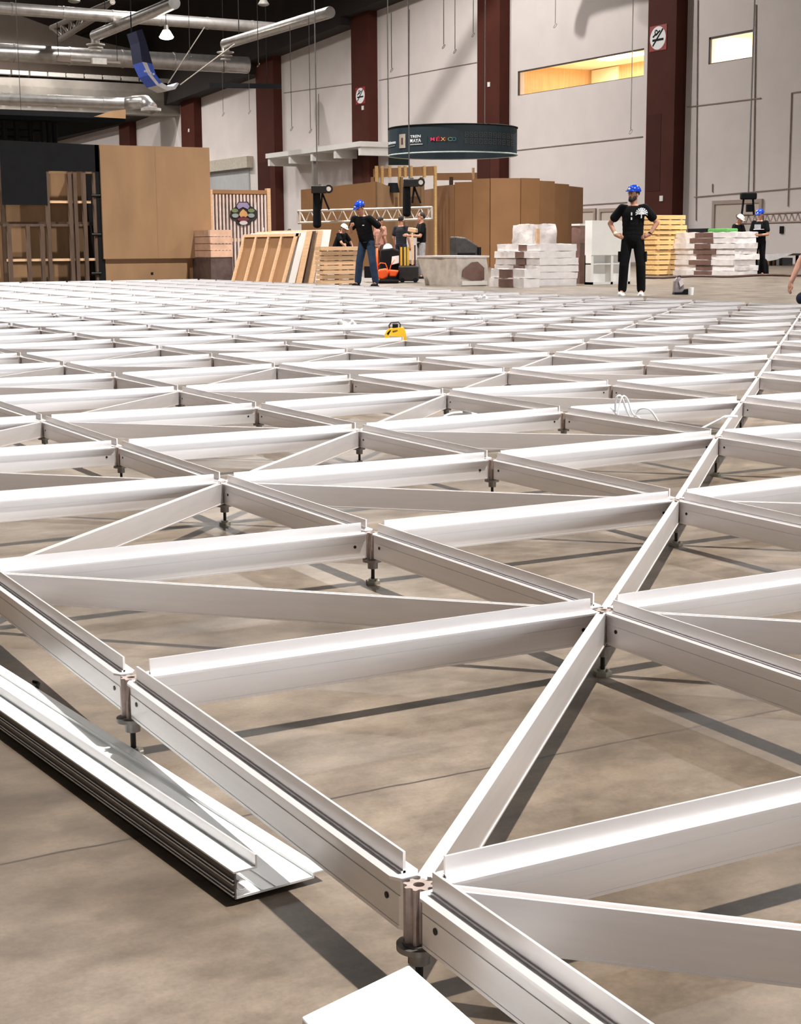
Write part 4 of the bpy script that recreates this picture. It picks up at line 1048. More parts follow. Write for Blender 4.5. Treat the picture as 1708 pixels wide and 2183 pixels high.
# right-hand truss and hoist
A = atD(1570, 459, 52); B = atD(1780, 449, 52); C = atD(1570, 477, 52); D = atD(1780, 471, 52)
truss(A, B, C, D, 16, 0.04, mat('brownish truss', (134, 116, 108), 0.5, 0.3), 'flat_truss', 'grey lattice truss running off the right picture edge', 'truss')
D = 51.0; s_ = D/FPX; p = atD(1596, 411, D); r = Vector((rt0.x, rt0.y, 0)); f2 = Vector((fw.x, fw.y, 0)).normalized()
t = thing('chain_hoist', 'black bar-shaped hoist hanging above the two workers at right', 'hoist', p-Vector((0, 0, 50*s_)), group='black chain hoists')
MB().hexa([p-r*17*s_-f2*.12, p+r*17*s_-f2*.12, p+r*17*s_+f2*.12, p-r*17*s_+f2*.12], [v-Vector((0, 0, 14*s_)) for v in (p-r*17*s_-f2*.12, p+r*17*s_-f2*.12, p+r*17*s_+f2*.12, p-r*17*s_+f2*.12)]).build('motor_body', BLACK, t, bevel=0.04)
MB().cyl((p.x, p.y, 19.4), p, 0.025, n=6).build('chain', STEEL, t)
q = MB()
for sx in (-10, 10): q.cyl(p+r*sx*s_-Vector((0, 0, 13*s_)), p+r*sx*1.3*s_-Vector((0, 0, 46*s_)), 0.035, n=6)
q.build('sling', BLACK, t)
MB().hexa([p-r*2*s_-Vector((0, 0, 24*s_)), p+r*12*s_-Vector((0, 0, 24*s_)), p+r*12*s_-Vector((0, 0, 40*s_)), p-r*2*s_-Vector((0, 0, 40*s_))], [v+f2*0.2 for v in (p-r*2*s_-Vector((0, 0, 24*s_)), p+r*12*s_-Vector((0, 0, 24*s_)), p+r*12*s_-Vector((0, 0, 40*s_)), p-r*2*s_-Vector((0, 0, 40*s_)))]).build('control_box', BLACK, t)
# ---- ring banner with lettering
DR = 47.0
cR = atD(965.5, 300, DR); sR = DR/FPX; RR = 137*sR*0.998
zt_ = atD(965, 264, DR-RR).z; zb2 = atD(965, 323, DR-RR).z
t = thing('ring_banner', 'dark teal circular ring banner hanging in front of the brown column', 'banner', (cR.x, cR.y, zb2), group=None)
q = MB(); n = 96; vs = []; fs = []
for k in range(n):
    a_ = 2*PI*k/n; ca, sa = math.cos(a_), math.sin(a_)
    for rr, z in ((RR, zb2), (RR, zt_), (RR-0.08, zt_), (RR-0.08, zb2)): vs.append((cR.x+rr*ca, cR.y+rr*sa, z))
for k in range(n):
    i = 4*k; j = 4*((k+1) % n)
    for m_ in range(4): fs.append((i+m_, j+m_, j+(m_+1) % 4, i+(m_+1) % 4))
q.add(vs, fs, False); q.build('fabric_band', NAVYSIGN, t)
def hoop(z, nm_, m): MB().tube([(cR.x+(RR+0.01)*math.cos(a_), cR.y+(RR+0.01)*math.sin(a_), z) for a_ in np.linspace(0, 2*PI, 97)], 0.022, 6).build(nm_, m, t)
hoop(zb2, 'lower_hoop', mat('pale hoop', (190, 206, 204), 0.4)); hoop(zt_, 'upper_hoop', BLACK)
toC = math.atan2(CP.y-cR.y, CP.x-cR.x)
def ang(px):   # azimuth on the near half of the ring for a picture column
    return toC+math.asin(max(-0.999, min(0.999, (px-965.5)*sR/RR)))
def wrap_pts(pts2, a0, z0, dr=0.012):   # (u metres along ring to the viewer's right, v up)
    return [(cR.x+(RR+dr)*math.cos(a0+u/RR), cR.y+(RR+dr)*math.sin(a0+u/RR), z0+v) for u, v in pts2]
def ring_text(txt, px, py, hpx, c, nm_, wpx=None, font_bold=0.0):
    cu = bpy.data.curves.new('lettering', 'FONT'); cu.body = txt; cu.size = 1.0; cu.align_x = 'LEFT'; cu.offset = font_bold; cu.resolution_u = 3
    ob = bpy.data.objects.new('lettering', cu); COL.objects.link(ob)
    me = bpy.data.meshes.new_from_object(ob.evaluated_get(bpy.context.evaluated_depsgraph_get())); bpy.data.objects.remove(ob)
    bm = bmesh.new(); bm.from_mesh(me); bmesh.ops.triangulate(bm, faces=bm.faces); 
    if bm.faces:
        for _ in range(1): bmesh.ops.subdivide_edges(bm, edges=[e for e in bm.edges if e.calc_length() > 0.25], cuts=2)
    bm.to_mesh(me); bm.free()
    V = [v.co for v in me.vertices]; w = max(v.x for v in V)-min(v.x for v in V); x0 = min(v.x for v in V); h_ = max(v.y for v in V)
    sc = hpx*sR/0.72; sx = sc if wpx is None else wpx*sR/w
    a0 = ang(px); z0 = atD(px, py, DR-RR).z
    q = MB(); q.add(wrap_pts([((v.x-x0)*sx, v.y*sc) for v in V], a0, z0), [tuple(p_.vertices) for p_ in me.polygons])
    o_ = q.build(nm_, mat('lettering '+str(c), c, 0.6), t); o_.modifiers.new('thick', 'SOLIDIFY').thickness = 0.01
sRn = sR*(DR-RR)/DR
ring_text('TREN', 878, 291.5, 5.6, (236, 240, 240), 'lettering', 26, 0.004)
ring_text('MAYA', 878, 301.5, 7.5, (236, 240, 240), 'lettering', 27, 0.004)
for ch, px, c in (('M', 920, (214, 40, 92)), ('\u00c9', 931.5, (214, 40, 66)), ('X', 941, (240, 170, 96)), ('I', 950, (120, 60, 40)), ('C', 955, (126, 150, 100)), ('O', 963.5, (60, 120, 132))):
    ring_text(ch, px, 300, 7.6, c, 'lettering', {'I': 2}.get(ch, 9), 0.006)
ring_text('Defensa', 814 if False else 829.2, 300.5, 6.6, (214, 218, 222), 'lettering', 60, 0.01)
def ring_rect(px0, px1, py0, py1, c, nm_, dr=0.012):
    a0 = ang(px0); w = (ang(px1)-a0)*RR; z0 = atD(px0, py1, DR-RR).z; z1 = atD(px0, py0, DR-RR).z
    q = MB(); k_ = 6
    for k in range(k_):
        u0, u1 = w*k/k_, w*(k+1)/k_
        q.prism(wrap_pts([(u0, 0), (u1, 0), (u1, z1-z0), (u0, z1-z0)], a0, z0, dr), (math.cos(a0)*0.005, math.sin(a0)*0.005, 0))
    q.build(nm_, mat('print '+str(c), c, 0.6), t)
ring_rect(878, 904, 304.5, 307, (150, 152, 152), 'small_print_line'); ring_rect(829, 845, 304.5, 306.5, (96, 104, 108), 'small_print_line')
ring_rect(855, 868, 282, 312, (162, 152, 140), 'crest'); ring_rect(859.5, 863, 290, 304, (84, 44, 38), 'crest_bar', 0.02); ring_rect(911.5, 912.2, 288, 304, (46, 58, 64), 'divider')
GP = mat('faint grey pattern', (62, 66, 66), 0.6); q = MB(); rr_ = random.Random(5)
for row in range(2):
    for k in range(11):
        px = 990+9.6*k
        if px > 1094: continue
        for (dx, dy_, w_, h_) in ((0, 0, 7, 1.4), (0, 9, 7, 1.4), (0, 0, 1.4, 10), (6, 0, 1.4, 10), (2.6, 3.4, 2.2, 3.6)):
            a0 = ang(px+dx); w2_ = (ang(px+dx+w_)-a0)*RR; zA = atD(px, 281+14*row+dy_+h_, DR-RR).z; zB = atD(px, 281+14*row+dy_, DR-RR).z
            q.prism(wrap_pts([(0, 0), (w2_, 0), (w2_, zB-zA), (0, zB-zA)], a0, zA), (math.cos(a0)*0.004, math.sin(a0)*0.004, 0))
q.build('printed_pattern', GP, t)
for k in range(3):
    a_ = toC+0.5+2.1*k; x, y = cR.x+RR*math.cos(a_), cR.y+RR*math.sin(a_)
    MB().cyl((x, y, zt_), (x, y, 19.4), 0.012, n=6).build('suspension_wire', mat('grey cord', (110, 104, 98), 0.7), t)
# dark hanging sheet behind the ring, lower left
a = atD(829, 352, 66); b = atD(873, 352, 66); c = atD(829, 300, 66)
q = MB().hexa([a, b, Vector((b.x, b.y, c.z)), Vector((a.x, a.y, c.z))], [v+Vector((-0.05, 0, 0)) for v in (a, b, Vector((b.x, b.y, c.z)), Vector((a.x, a.y, c.z)))])
ds_ = tag(q.build('dark_screen', mat('dark green screen', (30, 44, 40), 0.5)), 'dark green screen hanging below the left of the ring banner', 'screen')
for v_ in (a, b): MB().cyl((v_.x-0.03, v_.y, c.z-0.05), (v_.x-0.03, v_.y, 19.5), 0.015, n=6).build('suspension_wire', BLACK, ds_)
# ---- orange machine, ladder bundle, black box
p = FL(835, 603); s_ = depth(p)/FPX; r = Vector((rt0.x, rt0.y, 0)); f2 = Vector((fw.x, fw.y, 0)).normalized()
def LB(px, py, d=0.0, base=p): return base+r*((px-835)*s_)+Vector((0, 0, (603-py)*s_))+f2*d
def slabp(pts, d0, d1, base=p): return MB().prism([LB(x, y, d0, base) for x, y in pts], f2*(d1-d0))
t = thing('pallet_truck', 'orange pallet truck with tall handle beside the man in jeans', 'pallet truck', p)
slabp([(806, 594), (806, 575), (826, 572), (830, 580), (826, 592), (816, 597)], -0.2, 0.25).build('pump_body', ORANGE, t, bevel=0.04)
slabp([(828, 575), (851, 577), (844, 590), (830, 590)], -0.15, 0.3).build('fork_head', ORANGE, t, bevel=0.03)
slabp([(803, 597), (850, 597), (850, 601), (803, 601)], -0.6, 0.6).build('fork', BLACK, t)
MB().tube([LB(804, 590), LB(804, 560), LB(804.5, 530)], 2.4*s_, 10).build('handle_bar', ORANGE, t)
MB().tube([LB(806, 566), LB(812, 561), LB(822, 562), LB(826, 572), LB(830, 580), LB(834, 566), LB(842, 554)], 1.0*s_, 8).build('hose', ORANGE, t)
for x in (812, 846): MB().cyl(LB(x, 599, -0.25), LB(x, 599, -0.1), 4*s_, n=14).build('wheel', BLACK, t)
t2 = thing('tool_trolley', 'black tool trolley with upright yellow levels beside the orange truck', 'trolley', LB(868, 603, 0.3))
slabp([(850, 600), (893, 600), (893, 568), (850, 568)], 0.1, 0.7).build('trolley_body', mat('dark trolley', (40, 36, 36), 0.5, 0.2, 0.3, 8), t2, bevel=0.03)
for x in (856, 864, 870.5): slabp([(x-2.2, 567), (x+2.2, 567), (x+2.2, 528), (x-2.2, 528)], 0.3, 0.36).build('yellow_level', mat('yellow level', (214, 168, 40), 0.4), t2)
slabp([(878, 566), (882, 566), (882, 498), (878, 498)], 0.35, 0.45).build('pine_post', LUMB, t2)
slabp([(852, 568), (887, 568), (887, 524), (884, 524), (884, 564), (855, 564), (855, 524), (852, 524)], 0.5, 0.56).build('rack', BROWND, t2)
for x in (858, 886): MB().cyl(LB(x, 598, 0.05), LB(x, 598, 0.15), 5*s_, n=14).build('wheel', BLACK, t2)
t3 = thing('machine_case', 'black equipment case behind the orange truck', 'case', LB(832, 603, 0.9))
slabp([(810, 602), (852, 602), (852, 535), (838, 530), (812, 533)], 0.7, 1.3).build('case_body', BLACK, t3, bevel=0.04)
slabp([(836, 548), (851, 546), (851, 562), (834, 566)], 0.66, 0.7).build('pale_sheet', PAPER, t3)
hh = LB(827, 531.4, 0.95)
q = MB(); q.ell(hh, (9*s_, 11*s_, 11*s_), 16, 8, z0=0.0); q.cyl(hh-Vector((0, 0, 0.01)), hh+Vector((0, 0, 0.01)), 11*s_, n=18)
tag(q.build('hard_hat', WHELM), 'white hard hat resting on the black equipment case', 'hard hat')
t4 = slabp([(775, 594), (796, 594), (796, 569), (775, 569)], 0.9, 1.3).build('black_box', BLACK); tag(t4, 'small black box seen between the legs of the man in jeans', 'box')
# ---- things at the right
p = FL(1628, 587); s2 = depth(p)/FPX
q = MB(); q.prism([p+r*x*s2+Vector((0, 0, y*s2)) for x, y in ((-13, 0), (12, 0), (11, 20), (6, 35), (-6, 36), (-11, 22))], f2*0.35)
tag(q.build('black_bag', BLKFAB, bevel=0.04), 'black bag on the floor at the right end of the slab stack', 'bag')
p = FL(1690, 566); s3 = depth(p)/FPX
t = thing('long_table', 'long low table draped with pale film by the wall, right edge', 'table', p)
def TB(x, y, d=0): return p+r*((x-1690)*s3)+Vector((0, 0, (566-y)*s3))+f2*d
def tprism(pts, d0, d1, nm_, m): return MB().prism([TB(x, y, d0) for x, y in pts], f2*(d1-d0)).build(nm_, m, t)
tprism([(1640, 541), (1790, 541), (1790, 545), (1640, 545)], 0, 1.6, 'table_top', mat('dark table top', (70, 58, 50), 0.6))
for x in (1644, 1700, 1770): tprism([(x, 545), (x+4, 545), (x+4, 566), (x, 566)], 0.1, 0.3, 'leg', BLACK)
tprism([(1618, 541), (1690, 540), (1672, 547), (1655, 553), (1640, 556), (1622, 555)], -0.1, -0.05, 'film_drape', WRAP)
for (xa, xb, yt, m, lb) in ((1640, 1658, 554, MDF, 'brown carton under the long table, leftmost'), (1662, 1668, 553, WHITE, 'slim white carton under the long table'), (1675, 1697, 550, mat('grey plastic crate', (120, 112, 116), 0.5), 'grey plastic crate under the long table')):
    q = MB().prism([TB(x, y, 0.5) for x, y in ((xa, 566), (xb, 566), (xb, yt), (xa, yt))], f2*0.7); tag(q.build('carton', m), lb, 'carton', 'cartons under the long table')
pts = [FL(1372+21*k, 594-0.35*k+1.2*math.sin(k*0.9)) for k in range(17)]
tag(MB().tube([v+Vector((0, 0, 0.03)) for v in pts], 0.03, 8).build('floor_cable', mat('brown cable', (84, 60, 52), 0.6)), 'thick brown cable lying across the floor behind the grid at right', 'cable')
p = FL(1452, 628); s4 = depth(p)/FPX
t = thing('backpack', 'grey backpack sitting on the floor just beyond the grid', 'backpack', p)
def BP(x, y, d=0): return p+r*((x-1452)*s4)+Vector((0, 0, (628-y)*s4))+f2*d
MB().prism([BP(x, y) for x, y in ((1437, 626), (1438, 600), (1443, 592), (1454, 592), (1458, 602), (1460, 626))], f2*0.18).build('pack_body', mat('grey nylon', (140, 130, 132), 0.7, 0, 0.25, 14, 0.5), t, bevel=0.03)
MB().prism([BP(x, y, -0.02) for x, y in ((1446, 600), (1455, 594), (1457, 606), (1450, 612))], f2*0.02).build('pale_flap', mat('pale nylon', (214, 204, 206), 0.6), t)
MB().prism([BP(x, y, -0.02) for x, y in ((1437, 628), (1467, 628), (1467, 616), (1458, 618), (1454, 624), (1438, 624))], f2*0.2).build('black_base', BLACK, t)
MB().tube([BP(1444, 593), BP(1445, 589), BP(1449, 588), BP(1451, 592)], 0.9*s4, 6).build('carry_loop', BLACK, t)
c = FL(1474, 629); tag(MB().cyl(c, c+Vector((0, 0, 16*s4)), 4.2*s4, 5*s4, 16).build('paper_cup', PAPER), 'white paper cup on the floor beside the grey backpack', 'cup')
# case with green cloth on the right slab stack
x0, x1, y0, y1, h = face(1566, 1614, 589, 494, 2.5)
o = MB().box(x1-2.0, x1-1.25, y0+0.1, y0+0.45, h, h+0.1).build('tool_tray', BLACK); tag(o, 'black tray lying on the right slab stack', 'tray')
o = MB().box(x1-1.2, x1-0.45, y0+0.1, y0+0.5, h, h+0.09).build('green_cloth', mat('green cloth', (84, 150, 74), 0.8, 0, 0.15, 10, 0.3), bevel=0.03); tag(o, 'folded green cloth lying on the right slab stack', 'cloth')

# ================================================================== PEOPLE
def remesh(mb, name, m, parent, vox, smooth=3):
    me = mb.mesh(name, m); o_ = bpy.data.objects.new(name, me); COL.objects.link(o_)
    rm = o_.modifiers.new('r', 'REMESH'); rm.mode = 'VOXEL'; rm.voxel_size = vox; rm.use_smooth_shade = True
    if smooth:
        sm_ = o_.modifiers.new('s', 'SMOOTH'); sm_.iterations = smooth; sm_.factor = 0.5
    dg = bpy.context.evaluated_depsgraph_get(); dg.update()
    me2 = bpy.data.meshes.new_from_object(o_.evaluated_get(dg)); me2.name = name
    bpy.data.objects.remove(o_)
    me2.materials.clear(); me2.materials.append(m)
    o2 = bpy.data.objects.new(name, me2); COL.objects.link(o2); o2.parent = parent
    return o2
def V3(*a): return Vector(a)
def person(label, loc, yaw, H=1.76, skin=SKIN, shirt=BLKFAB, trousers=BLKFAB, shoes=BLACK, helmet=None, hairlen=0, head_yaw=0, head_pitch=0,
           lean=(0, 0, 0), elbows=None, wrists=None, hands_dir=None, knees=None, ankles=None, pelvis=None, vox=0.009, beard=False, short_trousers=False, motif=None, seated=False, sleeve=0.62):
    k = H/1.76
    t = thing('person', label, 'person', loc, yaw, group='workers in the hall')
    pel = V3(0, 0, 0.95) if pelvis is None else V3(*pelvis)
    ln = V3(*lean)                       # displacement of the neck relative to upright
    def sp(f): return pel+V3(0, 0, 0.5*f)+ln*f      # spine: 0 pelvis, 1 neck base
    chest = sp(0.68); neck = sp(1.0); hc = neck+V3(0, -0.015, 0.175)+ln*0.22
    ax = (neck-pel).normalized()
    shL = sp(0.92)+V3(0.185, 0, 0); shR = sp(0.92)+V3(-0.185, 0, 0)
    elbows = elbows or [(0.25, 0.02, 1.13), (-0.25, 0.02, 1.13)]
    wrists = wrists or [(0.26, -0.06, 0.88), (-0.26, -0.06, 0.88)]
    hands_dir = hands_dir or [(0, -0.2, -1), (0, -0.2, -1)]
    knees = knees or [(0.11, -0.02, 0.5), (-0.11, -0.02, 0.5)]
    ankles = ankles or [(0.13, 0.02, 0.08), (-0.13, 0.02, 0.08)]
    HR = Euler((head_pitch, 0, head_yaw)).to_matrix()
    def hp(x, y, z): return hc+HR @ V3(x, y, z)
    Sx = lambda mb: [setattr(mb, 'v', [(v[0]*k, v[1]*k, v[2]*k) for v in mb.v]), mb][1]
    # ---- body (one continuous surface)
    b = MB()
    b.ell(hp(0, 0.012, 0.03), (0.076, 0.095, 0.098), R=HR); b.ell(hp(0, -0.018, -0.045), (0.056, 0.066, 0.07), R=HR)
    b.cap(hp(0, -0.078, 0.012), hp(0, -0.102, -0.018), 0.011, 0.016); b.ell(hp(0, -0.082, -0.055), (0.026, 0.014, 0.012), R=HR); b.ell(hp(0, -0.07, -0.095), (0.026, 0.02, 0.018), R=HR)
    for s in (1, -1): b.ell(hp(0.076*s, 0.012, -0.01), (0.012, 0.022, 0.034), R=HR); b.ell(hp(0.03*s, -0.068, 0.026), (0.024, 0.014, 0.01), R=HR)
    b.cap(neck-ax*0.05, hp(0, 0.015, -0.07), 0.06, 0.055)
    for f, rx, ry in ((0.0, 0.15, 0.1), (0.3, 0.14, 0.09), (0.6, 0.155, 0.1), (0.82, 0.15, 0.09)): b.ell(sp(f), (rx, ry, 0.13))
    for s, sh, el, wr, hd, kn, an in ((1, shL, elbows[0], wrists[0], hands_dir[0], knees[0], ankles[0]), (-1, shR, elbows[1], wrists[1], hands_dir[1], knees[1], ankles[1])):
        el = V3(*el); wr = V3(*wr); kn = V3(*kn); an = V3(*an); hip = pel+V3(0.09*s, 0, -0.04)
        b.cap(neck-ax*0.06+V3(0.05*s, 0, 0), sh, 0.055, 0.055); b.cap(sh, el, 0.052, 0.041); b.cap(el, wr, 0.042, 0.028)
        d = V3(*hd).normalized(); side = d.orthogonal().normalized()
        nrm = V3(0, -1, 0)-d*V3(0, -1, 0).dot(d)
        nrm = nrm.normalized() if nrm.length > 0.1 else side
        lat = d.cross(nrm).normalized()
        b.cap(wr, wr+d*0.045, 0.027, 0.03); b.ell(wr+d*0.06, 0.032)
        for fi, ln_ in zip((-0.026, -0.009, 0.009, 0.025), (0.062, 0.075, 0.07, 0.055)):
            r0 = wr+d*0.075+lat*fi; m_ = r0+d*ln_*0.55+nrm*0.004; e_ = m_+d*ln_*0.4+nrm*-0.022
            b.cap(r0, m_, 0.0095, 0.0088, 8); b.cap(m_, e_, 0.0088, 0.0078, 8)
        th = wr+d*0.03+lat*0.026*s; b.cap(th, th+d*0.035+lat*0.022*s, 0.012, 0.010, 8); b.cap(th+d*0.035+lat*0.022*s, th+d*0.062+lat*0.02*s, 0.010, 0.0085, 8)
        b.cap(hip, kn, 0.07, 0.05); b.cap(kn, an, 0.052, 0.036); b.cap(an, an+V3(0.01*s, -0.1, -0.035), 0.036, 0.03)
    remesh(Sx(b), 'body', skin, t, vox*0.75*k, 2)
    # ---- face details
    e = MB()
    for s in (1, -1): e.ell(hp(0.031*s, -0.083, 0.006), (0.012, 0.006, 0.006), 10, 6, R=HR)
    Sx(e).build('eyes', mat('dark eye', (30, 22, 20), 0.3), t, world=False)
    e = MB()
    for s in (1, -1): e.bar(hp(0.014*s, -0.092, 0.024), hp(0.05*s, -0.08, 0.026), 0.008, 0.008)
    Sx(e).build('eyebrows', HAIR, t, world=False)
    e = MB().ell(hp(0, -0.097, -0.056), (0.024, 0.005, 0.005), 10, 6, R=HR); Sx(e).build('mouth', mat('lip', (140, 78, 70), 0.5), t, world=False)
    if beard:
        e = MB().ell(hp(0, -0.05, -0.085), (0.052, 0.05, 0.042), R=HR); e.ell(hp(0, -0.085, -0.043), (0.034, 0.018, 0.009), R=HR)
        e.ell(hp(0.045, -0.02, -0.06), (0.02, 0.045, 0.04), R=HR); e.ell(hp(-0.045, -0.02, -0.06), (0.02, 0.045, 0.04), R=HR)
        remesh(Sx(e), 'beard', HAIR, t, 0.01*k, 1)
    h_ = MB().ell(hp(0, 0.026, 0.038), (0.084, 0.096, 0.097), R=HR, z0=-0.55)
    if hairlen: h_.cap(hp(0, 0.085, 0.0), hp(0, 0.09, -hairlen), 0.05, 0.03)
    remesh(Sx(h_), 'hair', HAIR, t, 0.012*k, 1)
    # ---- clothes
    c = MB()
    for f, rx, ry, rz in ((-0.04, 0.176, 0.124, 0.17), (0.1, 0.174, 0.123, 0.2), (0.25, 0.174, 0.123, 0.2), (0.4, 0.178, 0.125, 0.2), (0.55, 0.183, 0.126, 0.19), (0.7, 0.19, 0.126, 0.16), (0.86, 0.165, 0.1, 0.09)): c.ell(sp(f), (rx, ry, rz))
    for sh, el, s in ((shL, elbows[0], 1), (shR, elbows[1], -1)):
        el = V3(*el); c.cap(neck-ax*0.055+V3(0.05*s, 0, 0), sh, 0.062, 0.07); c.cap(sh, sh+(el-sh)*sleeve, 0.07, 0.075)
    c.cyl(neck-ax*0.05, neck-ax*0.005, 0.085, 0.07)
    remesh(Sx(c), 'shirt', shirt, t, vox*k, 3)
    c = MB(); c.ell(pel, (0.17, 0.125, 0.15))
    for s, kn, an in ((1, knees[0], ankles[0]), (-1, knees[1], ankles[1])):
        kn = V3(*kn); an = V3(*an); hip = pel+V3(0.088*s, 0, -0.05)
        c.cap(hip, kn, 0.098, 0.078)
        if not short_trousers:
            c.cap(kn, an+(kn-an)*0.08, 0.08, 0.072)
    remesh(Sx(c), 'trousers', trousers, t, vox*k, 3)
    for s, an in ((1, ankles[0]), (-1, ankles[1])):
        an = V3(*an); z = an.z-0.08; c = MB()
        c.ell((an.x, an.y-0.005, z+0.05), (0.045, 0.06, 0.05)); c.ell((an.x+0.012*s, an.y-0.11, z+0.035), (0.046, 0.09, 0.038)); c.box(an.x-0.044, an.x+0.05, an.y-0.18, an.y+0.05, z, z+0.022)
        remesh(Sx(c), 'shoe', shoes, t, 0.01*k, 2)
    if helmet is not None:
        c = MB(); c.ell(hp(0, 0.012, 0.05), (0.108, 0.128, 0.105), 20, 10, R=HR, z0=0.0); c.ell(hp(0, -0.08, 0.052), (0.082, 0.085, 0.012), R=HR); c.ell(hp(0, 0.012, 0.05), (0.114, 0.134, 0.014), R=HR)
        for x in (-0.03, 0, 0.03): c.cap(hp(x, -0.085, 0.115), hp(x, 0.09, 0.125), 0.012, 0.012, 8)
        c.ell(hp(0, 0.012, 0.13), (0.045, 0.09, 0.028), R=HR)
        hb = remesh(Sx(c), 'hard_hat', helmet, t, 0.008*k, 1)
        c = MB().ell(hp(0, -0.108, 0.085), (0.026, 0.008, 0.018), R=HR); Sx(c).build('badge', PRINT, hb, world=False)
    return t, sp, k
cdir = lambda p: math.atan2(CP.y-p.y, CP.x-p.x)+PI/2
# man with hands on hips
p1 = FL(1347, 631)
t, sp, k = person('person in black with blue helmet and white tree print, hands on hips', p1, cdir(p1)-0.12, H=1.76, helmet=BLUE, shoes=WHELM, head_yaw=-0.62, beard=True,
    elbows=[(0.38, 0.05, 1.17), (-0.38, 0.05, 1.17)], wrists=[(0.275, -0.06, 0.985), (-0.275, -0.06, 0.985)], hands_dir=[(-0.9, -0.15, -0.35), (0.9, -0.15, -0.35)],
    knees=[(0.14, -0.02, 0.5), (-0.13, -0.03, 0.5)], ankles=[(0.15, 0.02, 0.08), (-0.16, 0.02, 0.08)], vox=0.008)
# white tree print on the left of the chest / sleeve
q = MB()
def tree(cx, cz, s, yfun):
    def st(x0, z0, x1, z1, w):
        a_ = V3(x0, yfun(x0, z0), z0); b_ = V3(x1, yfun(x1, z1), z1); q.bar(a_, b_, w, 0.012, upv=(0, -1, 0))
    st(cx, cz-0.09*s, cx, cz+0.02*s, 0.022*s)
    for an, ln_ in ((0, .12), (0.35, .12), (-0.35, .12), (0.75, .12), (-0.75, .12), (1.15, .12), (-1.15, .12), (1.5, .12), (-1.5, .12)):
        x1 = cx+math.sin(an)*ln_*s*0.62; z1 = cz+math.cos(an)*ln_*s*0.62-0.005*s; st(cx, cz-0.005, x1, z1, 0.016*s)
        for d_ in (-0.28, 0.28):
            st(x1, z1, cx+math.sin(an+d_)*ln_*s, cz+math.cos(an+d_)*ln_*s, 0.013*s)
ych = lambda x, z: -0.125*math.sqrt(max(0.05, 1-(x/0.26)**2))*(1.0 if z < 1.36 else max(0.4, 1-(z-1.36)*5))-0.012
tree(0.145, 1.315, 0.78, ych)
q.build('shirt_print', PRINT, t, world=False)
q = MB(); q.box(-0.02, 0.0, -0.150, -0.138, 1.29, 1.34); q.box(-0.02, 0.0, -0.150, -0.138, 1.22, 1.26); q.build('cord_tag', PRINT, t, world=False)
MB().cyl((-0.27, -0.055, 0.99), (-0.292, -0.04, 1.02), 0.034, n=14).build('wristband', mat('pale wristband', (236, 226, 190), 0.6), t, world=False)
MB().cyl((0.27, -0.055, 0.99), (0.285, -0.045, 1.01), 0.034, n=14).build('wristwatch', BLACK, t, world=False)
for s in (1, -1):
    MB().box(0.21*s-0.02, 0.21*s+0.02, -0.06, 0.07, 0.55, 0.72).build('cargo_pocket', BLKFAB, t, world=False, bevel=0.01)
# man in jeans, seen side-on, bent head
p2 = FL(783, 611)
t, sp, k = person('person in black shirt, jeans and blue helmet looking down by the timber stack', p2, cdir(p2)-0.55, H=1.76, trousers=JEAN, helmet=BLUE, head_pitch=0.5, head_yaw=-0.3, lean=(-0.06, -0.10, -0.02),
    elbows=[(0.33, 0.1, 1.16), (-0.3, -0.14, 1.12)], wrists=[(0.25, 0.04, 0.93), (-0.16, -0.36, 1.22)], hands_dir=[(-0.3, -0.3, -0.9), (0.7, -0.5, 0.4)],
    knees=[(0.17, -0.05, 0.5), (-0.17, -0.02, 0.5)], ankles=[(0.2, 0.02, 0.08), (-0.24, 0.02, 0.08)], vox=0.009)
MB().box(-0.075, 0.05, -0.185, -0.15, 1.245, 1.262).build('chest_print', PRINT, t, world=False)
# workers behind the timber stack
pA = FL(725, 583)
person('person bending in black shirt and white helmet behind the pale timber stack', pA, cdir(pA)+0.9, H=1.72, helmet=WHELM, lean=(0.0, -0.22, -0.10), head_pitch=0.5, pelvis=(0, 0.1, 0.84),
    elbows=[(0.26, -0.25, 0.95), (-0.26, -0.28, 0.95)], wrists=[(0.16, -0.42, 0.78), (-0.16, -0.44, 0.78)], knees=[(0.12, -0.1, 0.46), (-0.12, -0.1, 0.46)], vox=0.013)
pB = FL(741, 580)
person('person in black with pale sleeve badge reaching down, right of the white-helmeted worker', pB, cdir(pB)-0.9, H=1.7, lean=(0.0, -0.26, -0.14), head_pitch=0.7, pelvis=(0, 0.1, 0.82),
    elbows=[(0.25, -0.3, 0.88), (-0.25, -0.3, 0.9)], wrists=[(0.15, -0.4, 0.66), (-0.15, -0.42, 0.68)], knees=[(0.12, -0.1, 0.45), (-0.12, -0.1, 0.45)], vox=0.013)
pD = FL(812, 590)
person('person in dusty pink top just right of the man in jeans', pD, cdir(pD)+2.2, H=1.62, shirt=PINKC, trousers=mat('brown trousers', (88, 62, 52), 0.85), head_pitch=0.3, vox=0.013)
pE = FL(856, 590)
person('person in dark top standing behind the yellow levels under the truss', pE, cdir(pE)+2.6, H=1.64, trousers=NAVY, shirt=mat('blue black cloth', (22, 24, 32), 0.85), vox=0.013)
pF = FL(899, 594)
person('person in long black shirt holding a piece of wood beside the round booth', pF, cdir(pF)-1.3, H=1.68, trousers=GREYC, hairlen=0.02, elbows=[(0.24, -0.1, 1.12), (-0.24, -0.1, 1.12)], wrists=[(0.1, -0.36, 1.14), (-0.1, -0.36, 1.14)], hands_dir=[(-0.2, -1, 0), (0.2, -1, 0)], vox=0.012)
q = MB(); w0 = atD(874, 489, depth(pF)-0.1); w1_ = atD(890, 492, depth(pF)-0.3)
tag(MB().bar(w0, w1_, 0.14, 0.09).build('wood_offcut', LUMB), 'pale wood offcut held by the person in the long black shirt', 'wood offcut')
pG = FL(620, 582)
